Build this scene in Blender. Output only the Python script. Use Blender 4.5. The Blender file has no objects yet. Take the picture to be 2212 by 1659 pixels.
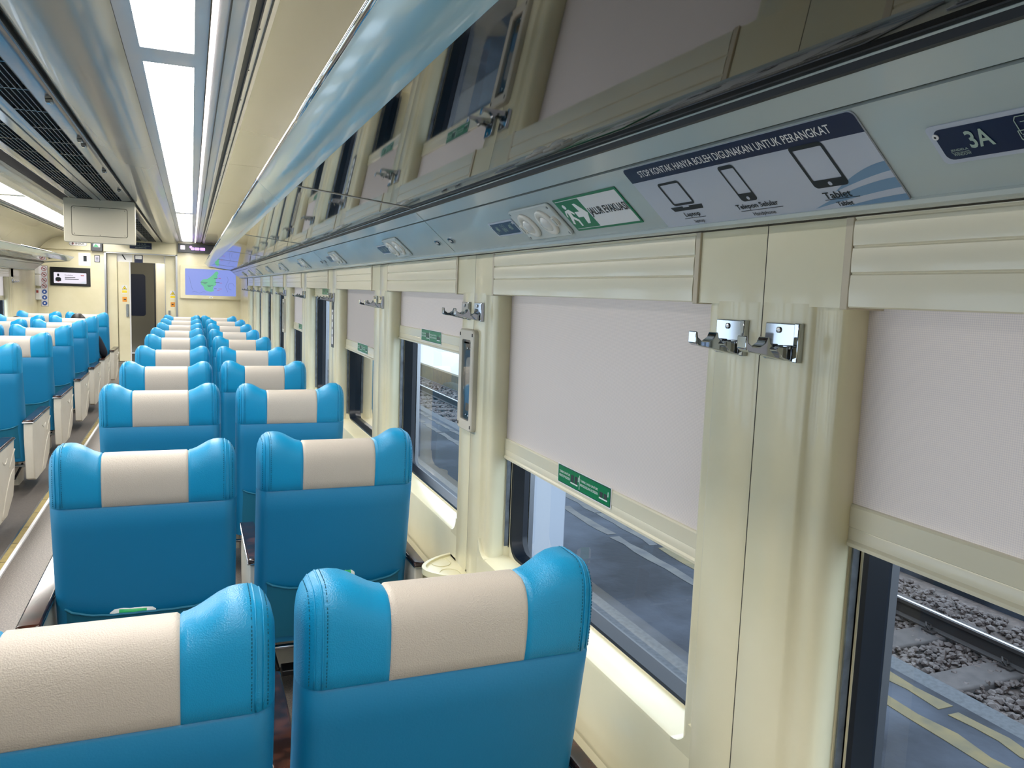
import bpy, bmesh, math, random
from mathutils import Matrix, Vector
random.seed(7)
SC = bpy.context.scene
C = SC.collection

# ------------------------------------------------------------------ camera, world, light, exposure
cam_d = bpy.data.cameras.new('camera'); cam = bpy.data.objects.new('camera', cam_d); C.objects.link(cam)
_r = Vector((0.9265390264, -0.3743581267, 0.0371675323)); _u = Vector((0.0075107886, 0.1171857336, 0.9930816139))
_f = Vector((0.3761236772, 0.9198497142, -0.1113888803))
cam.matrix_world = Matrix(((_r.x, _u.x, -_f.x, 0), (_r.y, _u.y, -_f.y, 0), (_r.z, _u.z, -_f.z, 1.376), (0, 0, 0, 1)))
cam_d.sensor_width = 36.0; cam_d.lens = 1701.13 / 2212 * 36; cam_d.clip_start = 0.02; cam_d.clip_end = 300
SC.camera = cam
W = bpy.data.worlds.new('sky'); SC.world = W; W.use_nodes = True
bg = W.node_tree.nodes['Background']; bg.inputs[0].default_value = (0.78, 0.88, 1.0, 1); bg.inputs[1].default_value = 1.9
SC.view_settings.view_transform = 'Standard'; SC.view_settings.look = 'None'
SC.view_settings.gamma = 1; SC.view_settings.use_curve_mapping = False
SC.view_settings.exposure = 0.88
PANEL_EMIT = 14.0
SC.cycles.max_bounces = 7; SC.cycles.transparent_max_bounces = 12
SC.cycles.sample_clamp_indirect = 6

# ------------------------------------------------------------------ materials
def lin(h):
    h = h.lstrip('#'); o = []
    for i in (0, 2, 4):
        c = int(h[i:i+2], 16) / 255
        o.append(c / 12.92 if c < .04045 else ((c + .055) / 1.055) ** 2.4)
    return (*o, 1)
def mat(name, col, rough=.5, metal=0, spec=.5, bump=None, mottle=None, coat=0):
    m = bpy.data.materials.new(name); m.use_nodes = True; nt = m.node_tree; p = nt.nodes['Principled BSDF']
    c = lin(col) if isinstance(col, str) else col
    p.inputs['Base Color'].default_value = c; p.inputs['Roughness'].default_value = rough
    p.inputs['Metallic'].default_value = metal; p.inputs['Specular IOR Level'].default_value = spec
    if coat: p.inputs['Coat Weight'].default_value = coat; p.inputs['Coat Roughness'].default_value = .06
    tc = nt.nodes.new('ShaderNodeTexCoord')
    if mottle:
        n = nt.nodes.new('ShaderNodeTexNoise'); n.inputs['Scale'].default_value = mottle[0]; n.inputs['Detail'].default_value = 6
        nt.links.new(tc.outputs['Object'], n.inputs['Vector'])
        mx = nt.nodes.new('ShaderNodeMix'); mx.data_type = 'RGBA'
        mx.inputs['A'].default_value = c; mx.inputs['B'].default_value = lin(mottle[1])
        r = nt.nodes.new('ShaderNodeValToRGB'); r.color_ramp.elements[0].position = mottle[2] if len(mottle) > 2 else .35
        r.color_ramp.elements[1].position = mottle[3] if len(mottle) > 3 else .75
        nt.links.new(n.outputs['Fac'], r.inputs['Fac']); nt.links.new(r.outputs['Color'], mx.inputs['Factor'])
        nt.links.new(mx.outputs['Result'], p.inputs['Base Color'])
    if bump:
        kind, sc_, st = bump
        if kind == 'voronoi':
            n = nt.nodes.new('ShaderNodeTexVoronoi'); out = 'Distance'
        else:
            n = nt.nodes.new('ShaderNodeTexNoise'); n.inputs['Detail'].default_value = 4; out = 'Fac'
        n.inputs['Scale'].default_value = sc_
        nt.links.new(tc.outputs['Object'], n.inputs['Vector'])
        b = nt.nodes.new('ShaderNodeBump'); b.inputs['Strength'].default_value = st; b.inputs['Distance'].default_value = .002
        nt.links.new(n.outputs[out], b.inputs['Height']); nt.links.new(b.outputs['Normal'], p.inputs['Normal'])
    return m
def emis(name, col, s):
    m = bpy.data.materials.new(name); m.use_nodes = True; nt = m.node_tree; p = nt.nodes['Principled BSDF']
    p.inputs['Base Color'].default_value = (.02, .02, .02, 1); p.inputs['Emission Color'].default_value = lin(col)
    p.inputs['Emission Strength'].default_value = s; p.inputs['Roughness'].default_value = .4
    return m
M = {}
M['cream'] = mat('cream_plastic', '#dfd8ba', .28, mottle=(3, '#d3cba8'), coat=.35)
M['cream_light'] = mat('cream_slat', '#e0d9c1', .25, coat=.3)
M['trimstrip'] = mat('beige_strip', '#c9bda6', .5)
M['ceil'] = mat('ceiling_cream', '#868580', .22, coat=.3, bump=('noise', 2.2, .5))
M['ceilg'] = mat('ceiling_gloss', '#92918a', .22, coat=.22, bump=('noise', 3, .2))
M['duct'] = mat('duct_metal', '#767d86', .14, metal=.75, bump=('noise', 6, .3))
M['grille'] = mat('grille_grey', '#3a4049', .35)
M['frame'] = mat('lamp_frame_grey', '#b9c1cf', .3, coat=.3)
M['rail'] = mat('rail_grey', '#c4c2c4', .3, coat=.2)
M['racktint'] = mat('rack_reflection_tint', '#b4bdbb', .26, mottle=(2.5, '#a9b5b6'), coat=.4)  # white gloss covers; blue reflection of the seats is put into the colour
M['fascia'] = mat('rack_fascia_blue', '#8db0ba', .22, coat=.5)  # light blue base colour, bluer than the cover panels
M['mirror'] = mat('polished_panel', (.165, .155, .145, 1), .03, metal=1.0, bump=('noise', 1.7, .07))
M['chrome'] = mat('chrome', '#b4b9c0', .07, metal=1)
M['steel'] = mat('brushed_steel', '#a9acb0', .28, metal=1)
M['track'] = mat('grey_track', '#7b8187', .35, metal=.6, mottle=(30, '#55585c'))
M['rubber'] = mat('black_rubber', '#0a1420', .3)
M['black'] = mat('black', '#08090c', .4)
M['dark'] = mat('dark_slot', '#15181e', .5)
M['line'] = mat('seam_shadow_gap', '#3a352c', .8)
M['leather'] = mat('blue_leather', '#0c8abb', .38, bump=('voronoi', 420, .22), spec=.45)
M['fabric'] = mat('blue_backing', '#0473a0', .5, bump=('noise', 240, .15))
M['stitch'] = mat('teal_thread', '#055a73', .8)
M['pocket'] = mat('teal_pocket', '#076480', .6, bump=('noise', 60, .4))
M['beige'] = mat('cream_leather', '#bcb3a8', .42, bump=('voronoi', 420, .35))
M['wood'] = mat('dark_wood', '#1d0f0b', .12, spec=.4, mottle=(22, '#4a2a1e', .45, .7))
M['armpanel'] = mat('arm_panel_cream', '#cdc6b8', .4, mottle=(5, '#bdb5a4'))
M['darkgrey'] = mat('dark_grey', '#33363b', .5)
M['floor'] = mat('floor_vinyl', '#5f5853', .45, mottle=(160, '#7d746d', .45, .62))
M['carpet'] = mat('floor_dark', '#57504b', .6, mottle=(90, '#4a443f'))
M['yellow'] = mat('yellow_stripe', '#9c8a55', .5, mottle=(30, '#8a7a4a'))
M['white'] = mat('white', '#e9e9ea', .4)
M['offwhite'] = mat('off_white', '#d9dade', .35)
M['navy'] = mat('navy', '#0a1c40', .35)
M['plateblue'] = mat('plate_blue', '#0d3c62', .3)
M['green'] = mat('sign_green', '#03724c', .35)
M['green2'] = mat('sticker_green', '#047a46', .35)
M['signbg'] = mat('sign_silver', '#b9c0cf', .3, mottle=(2, '#aeb5c3'))
M['wave'] = mat('sign_wave_blue', '#6f8fae', .35)
M['ink'] = mat('ink', '#0f1a22', .5)
M['pale'] = mat('pale_lettering', '#9fb3ab', .5)
M['red'] = mat('red', '#a03a3a', .5)
M['blue'] = mat('sign_blue', '#1c4fa0', .5)
M['warn'] = mat('warning_yellow', '#e8cf30', .5)
M['orange'] = mat('orange', '#dd9437', .5)
M['gold'] = mat('chip_gold', '#a98a5e', .4, metal=.4)
M['hair'] = mat('black_hair', '#0d0a09', .5, bump=('noise', 90, .8))
M['skin'] = mat('skin', '#a87858', .5)
M['cloth'] = mat('black_cloth', '#0b0f1c', .8)
M['pink'] = mat('pink_cloth', '#d6a3a0', .8)
M['pocketwhite'] = mat('packet_white', '#dfe4e0', .3, bump=('noise', 60, .8))
M['packgreen'] = mat('packet_green', '#25b060', .3, bump=('noise', 60, .8))
M['doorgrey'] = mat('door_grey', '#7d7a70', .5)
M['tray'] = mat('tray_cream', '#e3dcb6', .3, coat=.3)
M['lightlens'] = mat('lamp_glass', '#d3d4d2', .08, coat=.5)
M['unit'] = mat('reading_unit_plastic', '#c3c8c6', .3)
M['unitring'] = mat('reading_unit_ring', '#dcd8d0', .3)
M['asphalt'] = mat('asphalt', '#23262c', .75, spec=.2, mottle=(1.3, '#4a505b', .42, .7), bump=('noise', 25, 1.0))
M['granite'] = mat('granite_kerb', '#4b4f54', .7, mottle=(40, '#36393d'))
M['concrete'] = mat('concrete', '#8e8f8d', .7, mottle=(8, '#767774'))
M['sleeper'] = mat('sleeper_concrete', '#4d4745', .8, mottle=(12, '#3b3635'))
M['ballast'] = mat('ballast_stone', '#3c302b', .5, mottle=(4, '#5a504c'))
M['ground'] = mat('track_ground', '#3d3531', .8, mottle=(20, '#5c504a'), bump=('noise', 40, 1))
M['railrust'] = mat('rail_rust', '#2c2522', .6)
M['railtop'] = mat('rail_top', '#cfd4da', .2, metal=1)
M['linepaint'] = mat('worn_yellow_paint', '#6e6140', .8, mottle=(9, '#54503f'))
M['linefaded'] = mat('faded_paint', '#5c5b58', .8, mottle=(7, '#45464a'))
M['bright'] = mat('pale_concrete', '#b6bcc6', .6)
M['lamp'] = emis('lamp_panel', '#fffbf4', PANEL_EMIT)
M['stripglow'] = emis('strip_shine_glow', '#fff4ee', 2.2)  # shine of a reflecting strip put in as a weak glow
M['screen'] = emis('map_screen_blue', '#7f90d8', .62)
M['screenland'] = emis('map_screen_green', '#5fb58a', .62)
M['screenink'] = emis('map_screen_ink', '#4a5a70', .5)
M['screenred'] = emis('map_screen_red', '#b05a80', .5)
M['screenwhite'] = emis('display_white', '#cfcad6', .75)
M['led'] = emis('purple_led', '#b07cf0', 1.6)
M['exitlit'] = emis('lit_green', '#2fae6a', .7)
def fabric_blind():
    m = bpy.data.materials.new('blind_weave'); m.use_nodes = True; nt = m.node_tree; p = nt.nodes['Principled BSDF']; out = nt.nodes['Material Output']
    p.inputs['Roughness'].default_value = .8
    tc = nt.nodes.new('ShaderNodeTexCoord'); mp = nt.nodes.new('ShaderNodeMapping')
    mp.inputs['Rotation'].default_value = (.785, 0, 0); nt.links.new(tc.outputs['Object'], mp.inputs['Vector'])
    ck = nt.nodes.new('ShaderNodeTexChecker'); ck.inputs['Scale'].default_value = 520
    ck.inputs['Color1'].default_value = lin('#d6ccc0'); ck.inputs['Color2'].default_value = lin('#b0a7a2')
    nt.links.new(mp.outputs['Vector'], ck.inputs['Vector'])
    n = nt.nodes.new('ShaderNodeTexNoise'); n.inputs['Scale'].default_value = 7; nt.links.new(tc.outputs['Object'], n.inputs['Vector'])
    mx = nt.nodes.new('ShaderNodeMix'); mx.data_type = 'RGBA'; mx.inputs['B'].default_value = lin('#bdb4b0')
    mth = nt.nodes.new('ShaderNodeMath'); mth.operation = 'MULTIPLY'; mth.inputs[1].default_value = .35
    nt.links.new(n.outputs['Fac'], mth.inputs[0]); nt.links.new(mth.outputs[0], mx.inputs['Factor'])
    nt.links.new(ck.outputs['Color'], mx.inputs['A']); nt.links.new(mx.outputs['Result'], p.inputs['Base Color'])
    tr = nt.nodes.new('ShaderNodeBsdfTranslucent'); tr.inputs['Color'].default_value = (.75, .6, .52, 1)
    ms = nt.nodes.new('ShaderNodeMixShader'); ms.inputs[0].default_value = .36
    nt.links.new(p.outputs[0], ms.inputs[1]); nt.links.new(tr.outputs[0], ms.inputs[2]); nt.links.new(ms.outputs[0], out.inputs[0])
    return m
M['blind'] = fabric_blind()
def glass(name, tint, refl):
    m = bpy.data.materials.new(name); m.use_nodes = True; nt = m.node_tree; nt.nodes.remove(nt.nodes['Principled BSDF']); out = nt.nodes['Material Output']
    t = nt.nodes.new('ShaderNodeBsdfTransparent'); t.inputs[0].default_value = tint
    g = nt.nodes.new('ShaderNodeBsdfGlossy'); g.inputs['Roughness'].default_value = .01
    fr = nt.nodes.new('ShaderNodeFresnel'); fr.inputs['IOR'].default_value = refl
    ms = nt.nodes.new('ShaderNodeMixShader')
    nt.links.new(fr.outputs[0], ms.inputs[0]); nt.links.new(t.outputs[0], ms.inputs[1]); nt.links.new(g.outputs[0], ms.inputs[2])
    nt.links.new(ms.outputs[0], out.inputs[0]); return m
M['glass'] = glass('window_glass', (.76, .83, .88, 1), 1.32)
M['clear'] = glass('clear_cover', (.9, .93, .95, 1), 1.45)

# ------------------------------------------------------------------ mesh helpers
class MB:
    def __init__(s): s.v = []; s.f = []; s.m = []; s.mats = []
    def mi(s, k):
        if k not in s.mats: s.mats.append(k)
        return s.mats.index(k)
    def add(s, vs, fs, k):
        b = len(s.v); s.v += [tuple(v) for v in vs]; i = s.mi(k)
        for f in fs: s.f.append(tuple(b + a for a in f)); s.m.append(i)
        return s
    def box(s, x0, x1, y0, y1, z0, z1, k):
        vs = [(x, y, z) for z in (z0, z1) for y in (y0, y1) for x in (x0, x1)]
        return s.add(vs, [(0, 2, 3, 1), (4, 5, 7, 6), (0, 1, 5, 4), (1, 3, 7, 5), (3, 2, 6, 7), (2, 0, 4, 6)], k)
    def ext(s, prof, axis, a, b, k, closed=True, caps=True):
        n = len(prof); vs = []
        for t in (a, b):
            for (p, q) in prof:
                vs.append((t, p, q) if axis == 'x' else (p, t, q) if axis == 'y' else (p, q, t))
        fs = [(i, (i + 1) % n, n + (i + 1) % n, n + i) for i in range(n if closed else n - 1)]
        if caps and closed: fs += [tuple(range(n - 1, -1, -1)), tuple(range(n, 2 * n))]
        return s.add(vs, fs, k)
    def ring(s, A, B, k):
        n = len(A); return s.add(list(A) + list(B), [(i, (i + 1) % n, n + (i + 1) % n, n + i) for i in range(n)], k)
    def tube(s, pts, r, k, n=8, cap=True):
        pts = [Vector(p) for p in pts]; vs = []; up = None
        for i, p in enumerate(pts):
            t = (pts[min(i + 1, len(pts) - 1)] - pts[max(i - 1, 0)]).normalized()
            if up is None: up = Vector((0, 0, 1)) if abs(t.z) < .9 else Vector((1, 0, 0))
            a = t.cross(up).normalized(); b = a.cross(t).normalized(); up = b
            rr = r[i] if isinstance(r, (list, tuple)) else r
            for j in range(n):
                an = 2 * math.pi * j / n; vs.append(p + a * math.cos(an) * rr + b * math.sin(an) * rr)
        fs = [(i * n + j, i * n + (j + 1) % n, (i + 1) * n + (j + 1) % n, (i + 1) * n + j) for i in range(len(pts) - 1) for j in range(n)]
        if cap: fs += [tuple(range(n - 1, -1, -1)), tuple((len(pts) - 1) * n + j for j in range(n))]
        return s.add(vs, fs, k)
    def lathe(s, prof, k, n=24, c=(0, 0, 0)):      # prof (r, z)
        vs = [(c[0] + r * math.cos(2 * math.pi * j / n), c[1] + r * math.sin(2 * math.pi * j / n), c[2] + z) for (r, z) in prof for j in range(n)]
        fs = [(i * n + j, i * n + (j + 1) % n, (i + 1) * n + (j + 1) % n, (i + 1) * n + j) for i in range(len(prof) - 1) for j in range(n)]
        fs += [tuple(range(n - 1, -1, -1)), tuple((len(prof) - 1) * n + j for j in range(n))]
        return s.add(vs, fs, k)
    def T(s, mx):
        s.v = [tuple(mx @ Vector(v)) for v in s.v]; return s
    def join(s, o, mx=None):
        b = len(s.v); s.v += [tuple(mx @ Vector(v)) if mx else v for v in o.v]
        for f, m_ in zip(o.f, o.m): s.f.append(tuple(b + a for a in f)); s.m.append(s.mi(o.mats[m_]))
        return s
    def build(s, name, parent=None, smooth=False, bevel=0, seg=2, angle=35):
        me = bpy.data.meshes.new(name); me.from_pydata(s.v, [], s.f)
        for k in s.mats: me.materials.append(M[k])
        me.polygons.foreach_set('material_index', s.m)
        bm = bmesh.new(); bm.from_mesh(me); bmesh.ops.recalc_face_normals(bm, faces=bm.faces); bm.to_mesh(me); bm.free()
        o = bpy.data.objects.new(name, me); C.objects.link(o)
        me.polygons.foreach_set('use_smooth', [True] * len(me.polygons))
        if not smooth: me.set_sharp_from_angle(angle=math.radians(33))
        if bevel:
            b = o.modifiers.new('bevel', 'BEVEL'); b.width = bevel; b.segments = seg; b.limit_method = 'ANGLE'; b.angle_limit = math.radians(angle)
        if parent: o.parent = parent
        return o
def tag(o, label, cat, group=None, kind=None):
    o['label'] = label; o['category'] = cat
    if group: o['group'] = group
    if kind: o['kind'] = kind
    return o
def thing(name, loc, label, cat, group=None, rz=0):
    o = bpy.data.objects.new(name, None); C.objects.link(o); o.location = loc; o.rotation_euler = (0, 0, rz); o.empty_display_size = .05
    return tag(o, label, cat, group)
def struct(o): o['kind'] = 'structure'; return o
def copy_tree(o, parent=None):
    c = o.copy(); C.objects.link(c)
    if parent: c.parent = parent
    for ch in list(o.children): copy_tree(ch, c)
    return c
def rrect(cx, cy, w, h, r, n=5):
    out = []
    for (sx, sy, a0) in ((1, 1, 0), (-1, 1, 90), (-1, -1, 180), (1, -1, 270)):
        for i in range(n + 1):
            a = math.radians(a0 + 90 * i / n)
            out.append((cx + sx * (w / 2 - r) + r * math.cos(a), cy + sy * (h / 2 - r) + r * math.sin(a)))
    return out
def p3(pts, z): return [(x, y, z) for x, y in pts]
def plate(mb, pts, z0, z1, k):                      # flat plate in a local (u, v, n) frame
    return mb.ext(pts, 'z', z0, z1, k)
def frame_mx(o, u, v):
    u = Vector(u).normalized(); v = Vector(v).normalized(); n = u.cross(v)
    return Matrix(((u.x, v.x, n.x, o[0]), (u.y, v.y, n.y, o[1]), (u.z, v.z, n.z, o[2]), (0, 0, 0, 1)))
_tc = {}
def text(mb, s, cx, cy, w, h, z, k, bold=.006):                # lettering fitted in a w x h box, in a local (u, v, n) frame
    if s not in _tc:
        cu = bpy.data.curves.new('t', 'FONT'); cu.body = s; cu.resolution_u = 3; cu.offset = bold
        o = bpy.data.objects.new('t', cu); C.objects.link(o)
        dg = bpy.context.evaluated_depsgraph_get(); me = bpy.data.meshes.new_from_object(o.evaluated_get(dg))
        _tc[s] = ([tuple(v.co) for v in me.vertices], [tuple(p.vertices) for p in me.polygons])
        bpy.data.objects.remove(o); bpy.data.curves.remove(cu); bpy.data.meshes.remove(me)
    vs, fs = _tc[s]
    x0 = min(v[0] for v in vs); x1 = max(v[0] for v in vs); y0 = min(v[1] for v in vs); y1 = max(v[1] for v in vs)
    mb.add([(cx + ((v[0] - x0) / (x1 - x0) - .5) * w, cy + ((v[1] - y0) / (y1 - y0) - .5) * h, z) for v in vs], fs, k)
ORD = ['nearest', 'second', 'third', 'fourth', 'fifth', 'sixth', 'seventh', 'eighth', 'ninth', 'tenth', 'eleventh', 'twelfth']

# ------------------------------------------------------------------ main dimensions
WX = .80; LX = -2.32; YE = 14.8; YB = -2.6; CW = 1.3174
def seam(j): return .968 + CW * j
MIDX = -.76
JS = list(range(-2, 10))                            # pillar seams
ZS, ZC, ZL = .592, 1.376, 1.52

# floor
mb = MB(); mb.box(LX - .1, WX + .1, YB, YE + 2, -.04, 0, 'floor'); struct(mb.build('floor'))
mb = MB(); mb.box(LX, -.875, YB, YE, 0, .004, 'carpet'); o = mb.build('trim_1'); struct(o)
mb = MB(); mb.box(-.868, -.838, YB, YE, .004, .010, 'yellow'); mb.box(-.838, -.822, YB, YE, 0, .012, 'white'); mb.box(-.878, -.868, YB, YE, 0, .010, 'steel')
for i in range(60): mb.box(-.868, -.838, YB + .3 * i, YB + .3 * i + .004, .010, .0105, 'dark')
struct(mb.build('trim_2'))

# side wall builder (built for the right side; sgn mirrors it for the left)
def pillar_profile(s):
    L = [(.885, -.150), (.868, -.141), (.85, -.148), (.836, -.1505), (.826, -.149), (.819, -.145), (.8145, -.1385), (.8125, -.131), (.8132, -.121), (.8118, -.1125), (.8065, -.105), (.802, -.102), (.800, -.098), (.7995, -.006), (.8008, -.0035), (.8015, -.0008),
         (.8015, .0008), (.8008, .0035), (.7995, .006), (.80, .106), (.802, .110), (.8065, .113), (.8118, .1205), (.8132, .129), (.8125, .139), (.8145, .1465), (.819, .153), (.826, .157), (.836, .1585), (.85, .156), (.868, .149), (.885, .160)]
    return [(x, s + y) for x, y in L]
def side_wall(name, mx):
    mb = MB()
    for j in JS:
        s = seam(j); P = pillar_profile(s)
        mb.ext(P + [(.94, s + .16), (.94, s - .15)], 'z', .50, ZC + .004, 'cream')
        mb.ext([(.8, s - .159), (.8, s - .006), (.8013, s - .001), (.8013, s + .001), (.8, s + .006), (.8, s + .163), (.94, s + .163), (.94, s - .159)], 'z', ZC, 1.80, 'cream')
        mb.box(.8012, .804, s - .0009, s + .0009, .05, 1.8, 'line')
    # sill band and the rounded lower corners of each window recess
    for j in JS[1:]:
        a = seam(j - 1) + .116; b = seam(j) - .106
        mb.ext([(.80, 0.0), (.80, .582), (.803, .589), (.812, .592), (.90, .592), (.94, .592), (.94, 0)], 'y', seam(j - 1) + .004, seam(j) - .004, 'cream')
        for (cy, sg) in ((a, 1), (b, -1)):
            n = 7; r = .05; arc = [(cy + sg * (r - r * math.cos(math.radians(90 * i / n))), ZS + r - r * math.sin(math.radians(90 * i / n))) for i in range(n + 1)]
            pts = [(cy - sg * .02, ZS - .01), (cy - sg * .02, ZS + r)] + arc + [(cy + sg * r, ZS - .01)]
            mb.ext(pts, 'x', .8, .886, 'cream')
        # back plane of the recess around the rubber gasket
        A = [(.885, y, z) for y, z in rrect((a + b) / 2, (.57 + 1.52) / 2, b - a + .09, .95, .002, 6)]
        B = [(.885, y, z) for y, z in rrect((seam(j) + seam(j - 1)) / 2 - .001, (.597 + 1.47) / 2, CW - .306, .873, .055, 6)]
        mb.ring(A, B, 'cream_light')
        mb.box(.80, .94, seam(j - 1) + .16, seam(j) - .155, 1.50, 1.80, 'cream')
    # ledges low on the wall
    mb.ext([(.80, .40), (.792, .388), (.762, .30), (.748, .285), (.745, .27), (.745, .05), (.80, .05)], 'y', YB, YE, 'cream')
    mb.box(.80, .94, YB, seam(-2), 0, 1.8, 'cream'); mb.box(.80, .94, seam(9), YE, 0, 1.8, 'cream')
    mb.T(mx); return struct(mb.build(name))
MR = Matrix.Identity(4)
ML = Matrix(((-1, 0, 0, 2 * MIDX), (0, 1, 0, 0), (0, 0, 1, 0), (0, 0, 0, 1)))   # mirrored left side
side_wall('wall_right', MR); side_wall('wall_left', ML)

# windows: gasket + glass
wn = 0
for side, mx in (('right', MR), ('left', ML)):
    for j in JS[1:]:
        wn += 1
        yc = (seam(j) + seam(j - 1)) / 2 - .001; w = CW - .306
        mb = MB(); zc = (.597 + 1.47) / 2
        A = rrect(yc, zc, w, .873, .055, 6); B = rrect(yc, zc, w - .014, .861, .05, 6); B2 = rrect(yc, zc, w - .03, .845, .045, 6)
        mb.ring([(.883, y, z) for y, z in A], [(.886, y, z) for y, z in B], 'rubber')
        mb.ring([(.886, y, z) for y, z in B], [(.918, y, z) for y, z in B2], 'rubber')
        mb.ring([(.883, y, z) for y, z in A], [(.94, y, z) for y, z in A], 'rubber')
        mb.T(mx); g = struct(mb.build('window_%d' % wn, smooth=False))
        mb = MB(); mb.add([(.918, y, z) for y, z in B2], [tuple(range(len(B2)))], 'glass'); mb.T(mx)
        mb.build('pane', g)
# exterior skin
mb = MB()
for j in JS[1:]:
    for (a, b, c, d) in ((seam(j - 1) - .1, seam(j) + .1, -.3, .58), (seam(j - 1) - .1, seam(j) + .1, 1.48, 2.3)): mb.box(.945, .96, a, b, c, d, 'steel')
    mb.box(.945, .96, seam(j) - .15, seam(j) + .15, .58, 1.48, 'steel')
mb.box(.945, .96, seam(9), YE + 2, -.3, 2.3, 'steel'); mb.box(.945, .96, YB - .2, seam(-2) + .1, -.3, 2.3, 'steel')
mb2 = MB(); mb2.join(mb, ML); mb.join(mb2); mb.box(2 * MIDX - .96, .96, YB - .2, YE + 2, 2.3, 2.33, 'steel')
struct(mb.build('trim_3'))

# ------------------------------------------------------------------ roller blinds
def blind(j, mx, zt, side, label, detail=True, fully_up=False):
    s0, s1 = seam(j - 1), seam(j); yc = (s0 + s1) / 2
    t = thing('roller_blind', mx @ Vector((.85, yc, ZC)), label, 'blind', 'roller blinds at the %s hand windows' % side)
    off = Matrix.Translation(-Vector(t.location)) @ mx
    a, b = s0 + .178, s1 - .172
    mb = MB()
    zz = [1.376, 1.4205, 1.455, 1.49, 1.524]
    for q in range(4):
        z0, z1 = zz[q] + .0012, zz[q + 1]
        mb.ext([(.799, z0 - .0007), (.7965, z0 + .0012), (.7955, (z0 + z1) / 2), (.7965, z1 - .002), (.799, z1)], 'y', a, b, 'cream_light')
    mb.box(.799, .862, a, b, 1.377, 1.523, 'cream_light'); mb.T(off); mb.build('cassette', t)
    for (y0, y1) in ((a - .0145, a - .0015), (b + .0015, b + .0145)): mb = MB(); mb.box(.796, .862, y0, y1, 1.374, 1.524, 'trimstrip'); mb.T(off); mb.build('end_strip', t, bevel=.001)
    if not fully_up:
        mb = MB(); n = 8; ya, yb = s0 + .150, s1 - .140
        mb.add([(.866, ya, zt), (.866, yb, zt), (.866, yb, 1.40), (.866, ya, 1.40)], [(0, 1, 2, 3)], 'blind'); mb.T(off); mb.build('blind_fabric', t)
    ya, yb = s0 + .147, s1 - .137
    mb = MB(); mb.ext([(.868, zt + .001), (.862, zt), (.860, zt - .003), (.860, zt - .032), (.8615, zt - .033), (.8605, zt - .035), (.8605, zt - .050), (.857, zt - .054), (.857, zt - .059), (.872, zt - .060), (.872, zt)], 'y', ya, yb, 'cream_light')
    mb.T(off); mb.build('hem_bar', t)
    for y in (ya - .006, yb): mb = MB(); mb.box(.858, .874, y, y + .006, zt - .058, zt - .002, 'black'); mb.T(off); mb.build('end_clip', t)
    for y in (s0 + .146, s1 - .149):
        mb = MB(); mb.box(.868, .884, y, y + .003, .625, zt - .06, 'track'); mb.box(.868, .884, y + .009, y + .012, .625, zt - .06, 'track'); mb.box(.880, .884, y, y + .012, .62, zt - .06, 'track')
        mb.T(off); mb.build('guide_track', t)
    # green sticker: T-frame on the inside face, reading from far to near on the right side
    u = (0, -1, 0) if side == 'right' else (0, 1, 0)
    fx = .8595; c = mx @ Vector((fx, yc + .006 if side == 'right' else yc, zt - .0185))
    F = Matrix.Translation(-Vector(t.location)) @ frame_mx(c, u, (0, 0, 1))
    mb = MB(); w, h = .27, .044
    plate(mb, rrect(0, 0, w + .006, h + .005, .003), 0, .0003, 'white'); plate(mb, rrect(0, 0, w, h, .003), .0003, .0006, 'ink'); plate(mb, rrect(0, 0, w - .003, h - .003, .003), .0006, .0009, 'green2')
    if detail:
        text(mb, 'TARIK UNTUK', -.098, .006, .06, .0055, .001, 'white'); text(mb, 'MENUTUP KORDEN', -.098, -.004, .06, .0062, .001, 'white')
        text(mb, 'TARIK LAGI UNTUK', .032, .006, .088, .0055, .001, 'white'); text(mb, 'MENGGULUNG KORDEN', .032, -.004, .088, .0062, .001, 'white')
        mb.box(-.018, -.016, -.017, .017, .0009, .0012, 'white')
    for cx, hh in ((-.045, .018), (.102, .012)):
        mb.box(cx - .017, cx - .003, -.008, -.008 + hh, .0009, .0012, 'darkgrey'); mb.box(cx + .003, cx + .017, -.008, -.008 + hh, .0009, .0012, 'darkgrey')
        mb.box(cx - .019, cx + .019, -.012, -.009, .0009, .0013, 'white'); mb.box(cx + .021, cx + .0235, 0, .011, .0009, .0013, 'white')
    mb.T(F); o = mb.build('sticker', t); o['label'] = 'green instruction sticker with white lettering'
    return t
RB = {-1: 1.08, 0: 1.1015, 1: .955, 2: 1.2265, 3: 1.081, 4: 1.375, 5: 1.066, 6: 1.375, 7: 1.375, 8: 1.375, 9: 1.375}
RL = {0: 'roller blind lowered furthest into the right foreground, cut off by the frame edge', 1: 'large half lowered roller blind right of the nearest headrest, with a legible green sticker',
      2: 'half raised roller blind beside the framed case on the pillar', 3: 'roller blind lowered past hook height, second beyond the framed case',
      4: 'roller blind rolled almost fully up behind the fourth hook pillar', 5: 'small lowered grey roller blind at the fifth window beyond the nearest',
      -1: 'roller blind at the window behind the camera on the right'}
for j in JS[1:]:
    blind(j, MR, RB[j], 'right', RL.get(j, 'rolled up roller blind at the %s window from the end wall, right side' % ORD[9 - j]), j <= 3, RB[j] > 1.37)
for j in JS[1:]:
    if j < 6: continue
    z = {9: 1.12}.get(j, 1.375)
    blind(j, ML, z, 'left', 'dark lowered roller blind at the left window nearest the end wall' if j == 9 else 'rolled up roller blind at the %s left window from the end wall' % ORD[9 - j], False, z > 1.37)

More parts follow.
